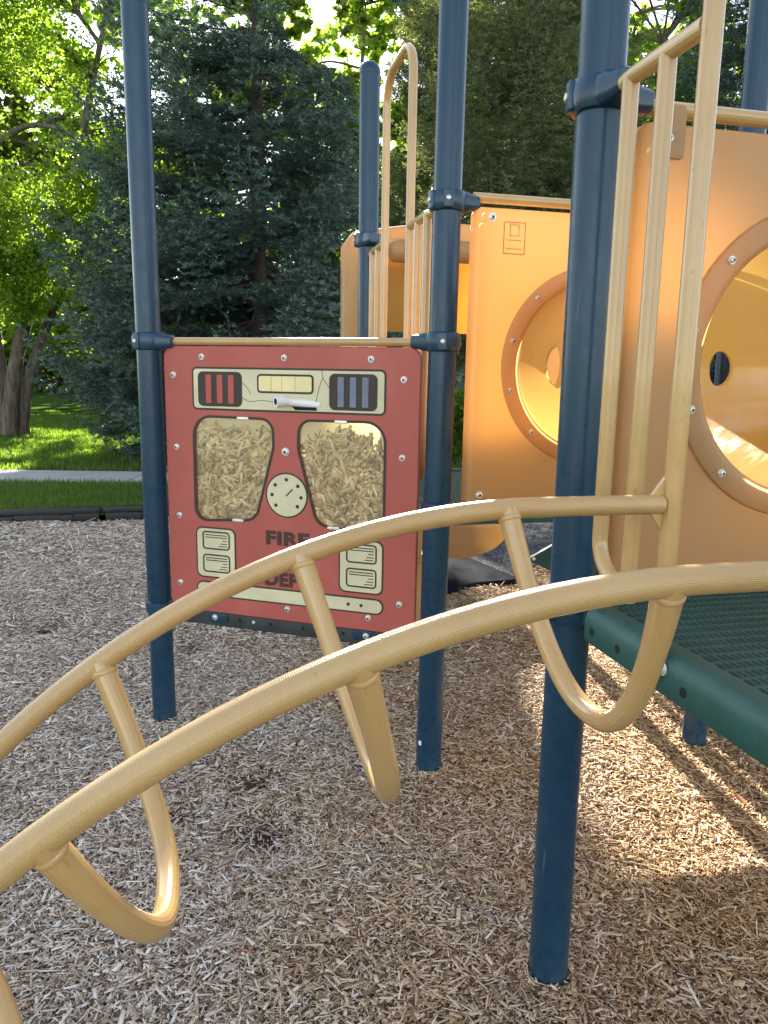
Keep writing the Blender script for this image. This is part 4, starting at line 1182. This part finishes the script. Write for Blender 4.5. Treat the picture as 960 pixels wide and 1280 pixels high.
def leaf_tree(loc, stems, blobs, nleaf, size, label, m, seed, name='maple_tree', group='broadleaf trees behind the playground', limb_r=.03, extra=(), back=1.):
    """stems: list of (points, r0, r1); blobs: (x,y,z, rx,ry,rz, weight) leaf masses held by limbs"""
    r = np.random.default_rng(seed); t = thing(name, loc, label, 'tree', group); o = np.array(loc)
    mb = MB()
    for pts, r0, r1 in stems:
        sp = smooth_path([Vector(p) + Vector(loc) for p in pts], 6)
        mb.tube(sp, [r0 + (r1 - r0) * i / (len(sp) - 1) + .012 * math.sin(i * 1.7) * r0 * 4 for i in range(len(sp))], 12)
    mb.build('trunk', M['bark'], t)
    wt = np.array([b[6] for b in blobs]); wt = wt / wt.sum(); ends = []
    for b, w in zip(blobs, wt):
        k = max(6, int(nleaf * w / 34))
        d = unit(r.normal(0, 1, (k, 3))) * (r.random((k, 1)) ** .45)
        ends.append(np.array(b[:3]) + d * np.array(b[3:6]))
    tw = np.concatenate(ends)
    # leaf sprays along short twigs
    dirs = unit(np.concatenate([e - np.array(b[:3]) + np.array([0, 0, -.15]) for e, b in zip(ends, blobs)]) + r.normal(0, .25, tw.shape))
    per = max(4, int(nleaf / len(tw))); ix = np.repeat(np.arange(len(tw)), per); q = r.random(len(ix))
    P = tw[ix] + dirs[ix] * ((q - .5) * .75)[:, None] + r.normal(0, .10, (len(ix), 3)) * np.array([1, 1, .55])
    cell = np.floor((P + o) / .3).astype(int); hsh = (np.abs(cell[:, 0] * 73856093 ^ cell[:, 1] * 19349663 ^ cell[:, 2] * 83492791) % 1000) / 1000.
    P = P[sun_keep(P + o, hsh, extra) & ((P[:, 1] < -.25) | (hsh < back))]; n = len(P)
    a = unit(r.normal(0, 1, (n, 3)) * np.array([1, 1, .6]) + np.array([0, 0, -.35])); b = unit(np.cross(a, r.normal(0, 1, (n, 3))))
    up = np.cross(a, b); s = size * r.uniform(.6, 1.25, n)[:, None]
    V = np.stack([P, P + a * s * .35 + b * s * .48 + up * s * .12, P + a * s * .75 + b * s * .22, P + a * s * 1.1, P + a * s * .75 - b * s * .22, P + a * s * .35 - b * s * .48 + up * s * .12], 1).reshape(-1, 3)
    bi = (np.arange(n) * 6)[:, None]
    Fc = np.concatenate([bi + np.array([0, 1, 2, 3]), bi + np.array([0, 3, 4, 5])], 0)
    np_obj('crown', V, Fc, m, t)
    # limbs from the stems out to the leaf masses
    mb = MB()
    allst = [Vector(p) + Vector(loc) for pts, _, _ in stems for p in smooth_path(pts, 4)]
    for e, bb in zip(ends, blobs):
        c = Vector(bb[:3]) + Vector(loc)
        st = min(allst, key=lambda p: (p - c).length + .6 * max(0, p.z - c.z))
        midp = st.lerp(c, .5) + Vector((0, 0, .12 * (st - c).length))
        if not sun_keep(np.array([tuple(c), tuple(midp)]), np.array([.5, .5]), extra).all(): continue
        pth = smooth_path([st, midp, c], 6); mb.tube(pth, [limb_r * 1.5 * (1 - .6 * i / (len(pth) - 1)) for i in range(len(pth))], 7)
        for p in e[:: max(1, len(e) // 14)]:
            p = Vector(p) + Vector(loc)
            if not sun_keep(np.array([tuple(p)]), np.array([.5]), extra).all(): continue
            s0 = pth[random.randrange(4, len(pth))]
            mb.tube(smooth_path([s0, s0.lerp(p, .55) + Vector((0, 0, .1)), p], 4), [limb_r * .55 * (1 - .75 * i / 8) for i in range(9)], 5, False)
    mb.build('limbs', M['bark'], t)
    return t

def blobset(seed, n, cx, cz0, cz1, rx, ry, br):
    r = random.Random(seed); out = []
    for i in range(n):
        a = r.uniform(0, 2 * PI); q = math.sqrt(r.random()); b = r.uniform(*br); z = r.uniform(cz0, cz1)
        out.append((cx + rx * q * math.cos(a), ry * q * math.sin(a), z, b, b, b * .6, b * b))
    return out
# multi-stemmed maple on the left
mb_ = blobset(21, 26, .5, 3.0, 9.0, 3.2, 1.5, (.6, 1.1)) + [(1.0, -.8, 3.1, 1.0, .9, .6, 1.3), (.2, -1.0, 3.9, 1.0, .9, .6, 1.2), (1.6, -.5, 4.1, .9, .8, .55, 1.0), (-.4, -.6, 3.3, .9, .9, .6, 1.1), (.5, -.4, 2.5, .9, .8, .4, .8), (1.9, 0, 6.6, 1.0, .9, .6, .9), (.3, -.5, 6.9, 1.0, .9, .6, .9)]
leaf_tree((-7.42, 15.2, 0),
    [([(-.1, 0, -.1), (-.08, 0, .8), (-.16, 0, 2.2), (-.25, .1, 4.2), (-.2, .2, 6.5), (0, .3, 9)], .17, .05),
     ([(.05, -.1, -.1), (.12, -.1, .7), (.42, -.1, 2.0), (.95, 0, 3.3), (1.55, 0, 5.0), (2.1, .1, 7.2)], .17, .05),
     ([(.20, .1, -.1), (.32, .1, .8), (.75, .15, 2.1), (1.45, .2, 3.4), (2.3, .2, 5.2)], .14, .04),
     ([(-.3, .1, -.1), (-.5, .1, 1.2), (-1.0, .1, 2.8), (-1.6, .2, 5), (-2.0, .2, 7)], .14, .04),
     ([(-.22, .12, 5.2), (.3, 0, 5.55), (.9, -.1, 5.75), (1.6, -.1, 5.6), (2.3, -.1, 5.2)], .075, .02)],
    mb_, 95000, .066, 'bright backlit maple with several leaning trunks at the far left', M['leaf'], 31, back=.4)
leaf_tree((-12.5, 25, 0), [([(0, 0, -.1), (.1, 0, 3), (0, 0, 7), (.2, 0, 11)], .22, .05)], blobset(4, 24, 1.0, 1.8, 6.0, 5.0, 2.0, (1.0, 1.6)), 18000, .19,
    'yellow green broadleaf tree beyond the leaning maple', M['leaf'], 5, 'broadleaf_tree', extra=LIT_MAPLE)
leaf_tree((-4.4, 26, 0), [([(0, 0, -.1), (-.1, 0, 3), (.2, 0, 7), (.1, 0, 12)], .22, .05)], blobset(8, 22, 0, 1.6, 6.0, 3.6, 2.0, (.9, 1.5)), 15000, .19,
    'yellow green broadleaf tree glimpsed left of the dense blue spruce', M['leaf2'], 9, 'broadleaf_tree', extra=LIT_MAPLE)
leaf_tree((4.0, 29, 0), [([(0, 0, -.1), (.1, 0, 3), (-.1, 0, 7), (.1, 0, 12)], .22, .05)], blobset(12, 30, 0, 1.6, 13.5, 3.0, 2.0, (.9, 1.5)), 20000, .21,
    'sunny broadleaf tree seen in the gap between the two front spruces', M['leaf2'], 10, 'broadleaf_tree', extra=LIT_MAPLE)
for k, (tx, ty, th, tr, lb) in enumerate((
        (-21, 40, 17, 5.5, 'tall hazy broadleaf tree far off at the left edge'), (-13.5, 43, 20, 5, 'tall far tree showing above the leaning maple'),
        (-7.0, 42, 21, 4.5, 'tall far tree between the maple and the blue spruce'), (-1.5, 44, 22, 4.0, 'tall far tree right behind the blue spruce'),
        (4.5, 45, 22, 4.5, 'tall far tree behind the domed post and hoop'), (11.5, 43, 21, 5, 'tall far tree behind the nearest post'), (19, 42, 20, 5.5, 'tall far tree at the right edge of the view'))):
    leaf_tree((tx, ty, 0), [([(0, 0, -.1), (.2, 0, th * .3), (-.2, 0, th * .6), (.1, 0, th * .92)], .28, .06)], blobset(60 + k, 60, 0, 2.5, th, tr, 2.5, (1.3, 2.3)), 24000, .38,
        lb, M['leaf'] if k % 2 else M['leaf2'], 70 + k, 'broadleaf_tree', limb_r=.05, extra=LIT_MAPLE)
leaf_tree((8.6, 27, 0), [([(0, 0, -.1), (.1, 0, 3), (-.1, 0, 7), (.1, 0, 12)], .22, .05)], blobset(15, 36, 0, 2, 15, 4.2, 2.5, (1.0, 1.7)), 26000, .20,
    'bright green broadleaf tree behind the nearest navy post', M['leaf'], 12, 'broadleaf_tree')
leaf_tree((16, 27, 0), [([(0, 0, -.1), (.1, 0, 3), (-.1, 0, 7), (.1, 0, 12)], .22, .05)], blobset(16, 30, 0, 2, 14, 4.2, 2.5, (1.0, 1.7)), 20000, .20,
    'green broadleaf tree at the far right of the garden', M['leaf2'], 13, 'broadleaf_tree')
# low sunny shrub behind the decks
leaf_tree((1.3, 12.6, 0), [([(0, 0, -.1), (.05, 0, .5), (.1, 0, 1.0)], .05, .02), ([(.1, .1, -.1), (.5, .1, .6), (.9, .1, 1.0)], .04, .015)],
    [(.0, 0, .7, .8, .5, .45, 1), (.8, .2, .8, .7, .5, .5, 1), (-.7, .1, .6, .6, .5, .4, .8), (1.5, .2, .6, .6, .5, .4, .7), (.4, 0, 1.25, .6, .4, .35, .6)], 6500, .085,
    'sunlit yellow green shrub just above the far deck', M['leaf'], 44, 'shrub', 'shrubs', .012)
# far wood: one uncountable mass of foliage closing the horizon
def far_wood():
    r = np.random.default_rng(77); n = 60000
    X = r.uniform(-45, 45, n); Y = r.uniform(42, 52, n); env = 5.2 + 1.6 * np.sin(X * .5) + 1.1 * np.sin(X * 1.3 + 2)
    Zz = r.random(n) ** .8 * env
    P = np.stack([X, Y, Zz], 1); s = r.uniform(.25, .5, n)[:, None]
    a = unit(r.normal(0, 1, (n, 3))); b = unit(np.cross(a, r.normal(0, 1, (n, 3))))
    V = np.stack([P - a * s, P + b * s * .5, P + a * s, P - b * s * .5], 1).reshape(-1, 3)
    tag(np_obj('far_wood', V, np.arange(n * 4).reshape(-1, 4), M['leaf2']), 'distant green wood closing off the lawn', 'wood', None, 'stuff')
far_wood()

# ------------------------------------------------------------------ light, sky, camera
w = bpy.data.worlds.new('World'); sc.world = w; w.use_nodes = True
nt = w.node_tree; nt.nodes.clear()
sky = nt.nodes.new('ShaderNodeTexSky'); sky.sky_type = 'NISHITA'; sky.sun_disc = False
sky.sun_elevation = SUN_EL; sky.sun_rotation = SUN_AZ; sky.air_density = 1.0; sky.dust_density = .25; sky.ozone_density = 1.0
bg = nt.nodes.new('ShaderNodeBackground'); bg.inputs[1].default_value = .078
wo = nt.nodes.new('ShaderNodeOutputWorld'); hs = nt.nodes.new('ShaderNodeHueSaturation'); hs.inputs['Saturation'].default_value = .5; nt.links.new(sky.outputs[0], hs.inputs['Color']); nt.links.new(hs.outputs[0], bg.inputs[0]); nt.links.new(bg.outputs[0], wo.inputs[0])
sl = bpy.data.lights.new('sun', 'SUN'); sl.energy = 5.0; sl.angle = math.radians(.5); sl.color = (1, .94, .84)
so = bpy.data.objects.new('sun', sl); COL.objects.link(so); so.location = SUN * 40
so.rotation_euler = SUN.to_track_quat('Z', 'Y').to_euler()

cam = bpy.data.cameras.new('camera'); co = bpy.data.objects.new('camera', cam); COL.objects.link(co)
cam.sensor_fit = 'HORIZONTAL'; cam.sensor_width = 36; cam.lens = 36 * 961.6 / 960; cam.clip_start = .05; cam.clip_end = 800
pt, rl = math.radians(10.2223), math.radians(-.98359)
r0 = Vector((1, 0, 0)); u0 = Vector((0, math.sin(pt), math.cos(pt))); f0 = Vector((0, math.cos(pt), -math.sin(pt)))
rx = r0 * math.cos(rl) - u0 * math.sin(rl); ux = r0 * math.sin(rl) + u0 * math.cos(rl)
co.matrix_world = Matrix(((rx.x, ux.x, -f0.x, 0), (rx.y, ux.y, -f0.y, 0), (rx.z, ux.z, -f0.z, 1.38409), (0, 0, 0, 1)))
sc.camera = co
vs = sc.view_settings; vs.view_transform = 'Standard'; vs.look = 'None'; vs.exposure = 2.62; vs.gamma = 1; vs.use_curve_mapping = False
cy = sc.cycles; cy.max_bounces = 10; cy.diffuse_bounces = 5; cy.transparent_max_bounces = 8; cy.caustics_reflective = False; cy.caustics_refractive = False
cy.use_denoising = True
try: cy.denoiser = 'OPENIMAGEDENOISE'
except Exception: pass
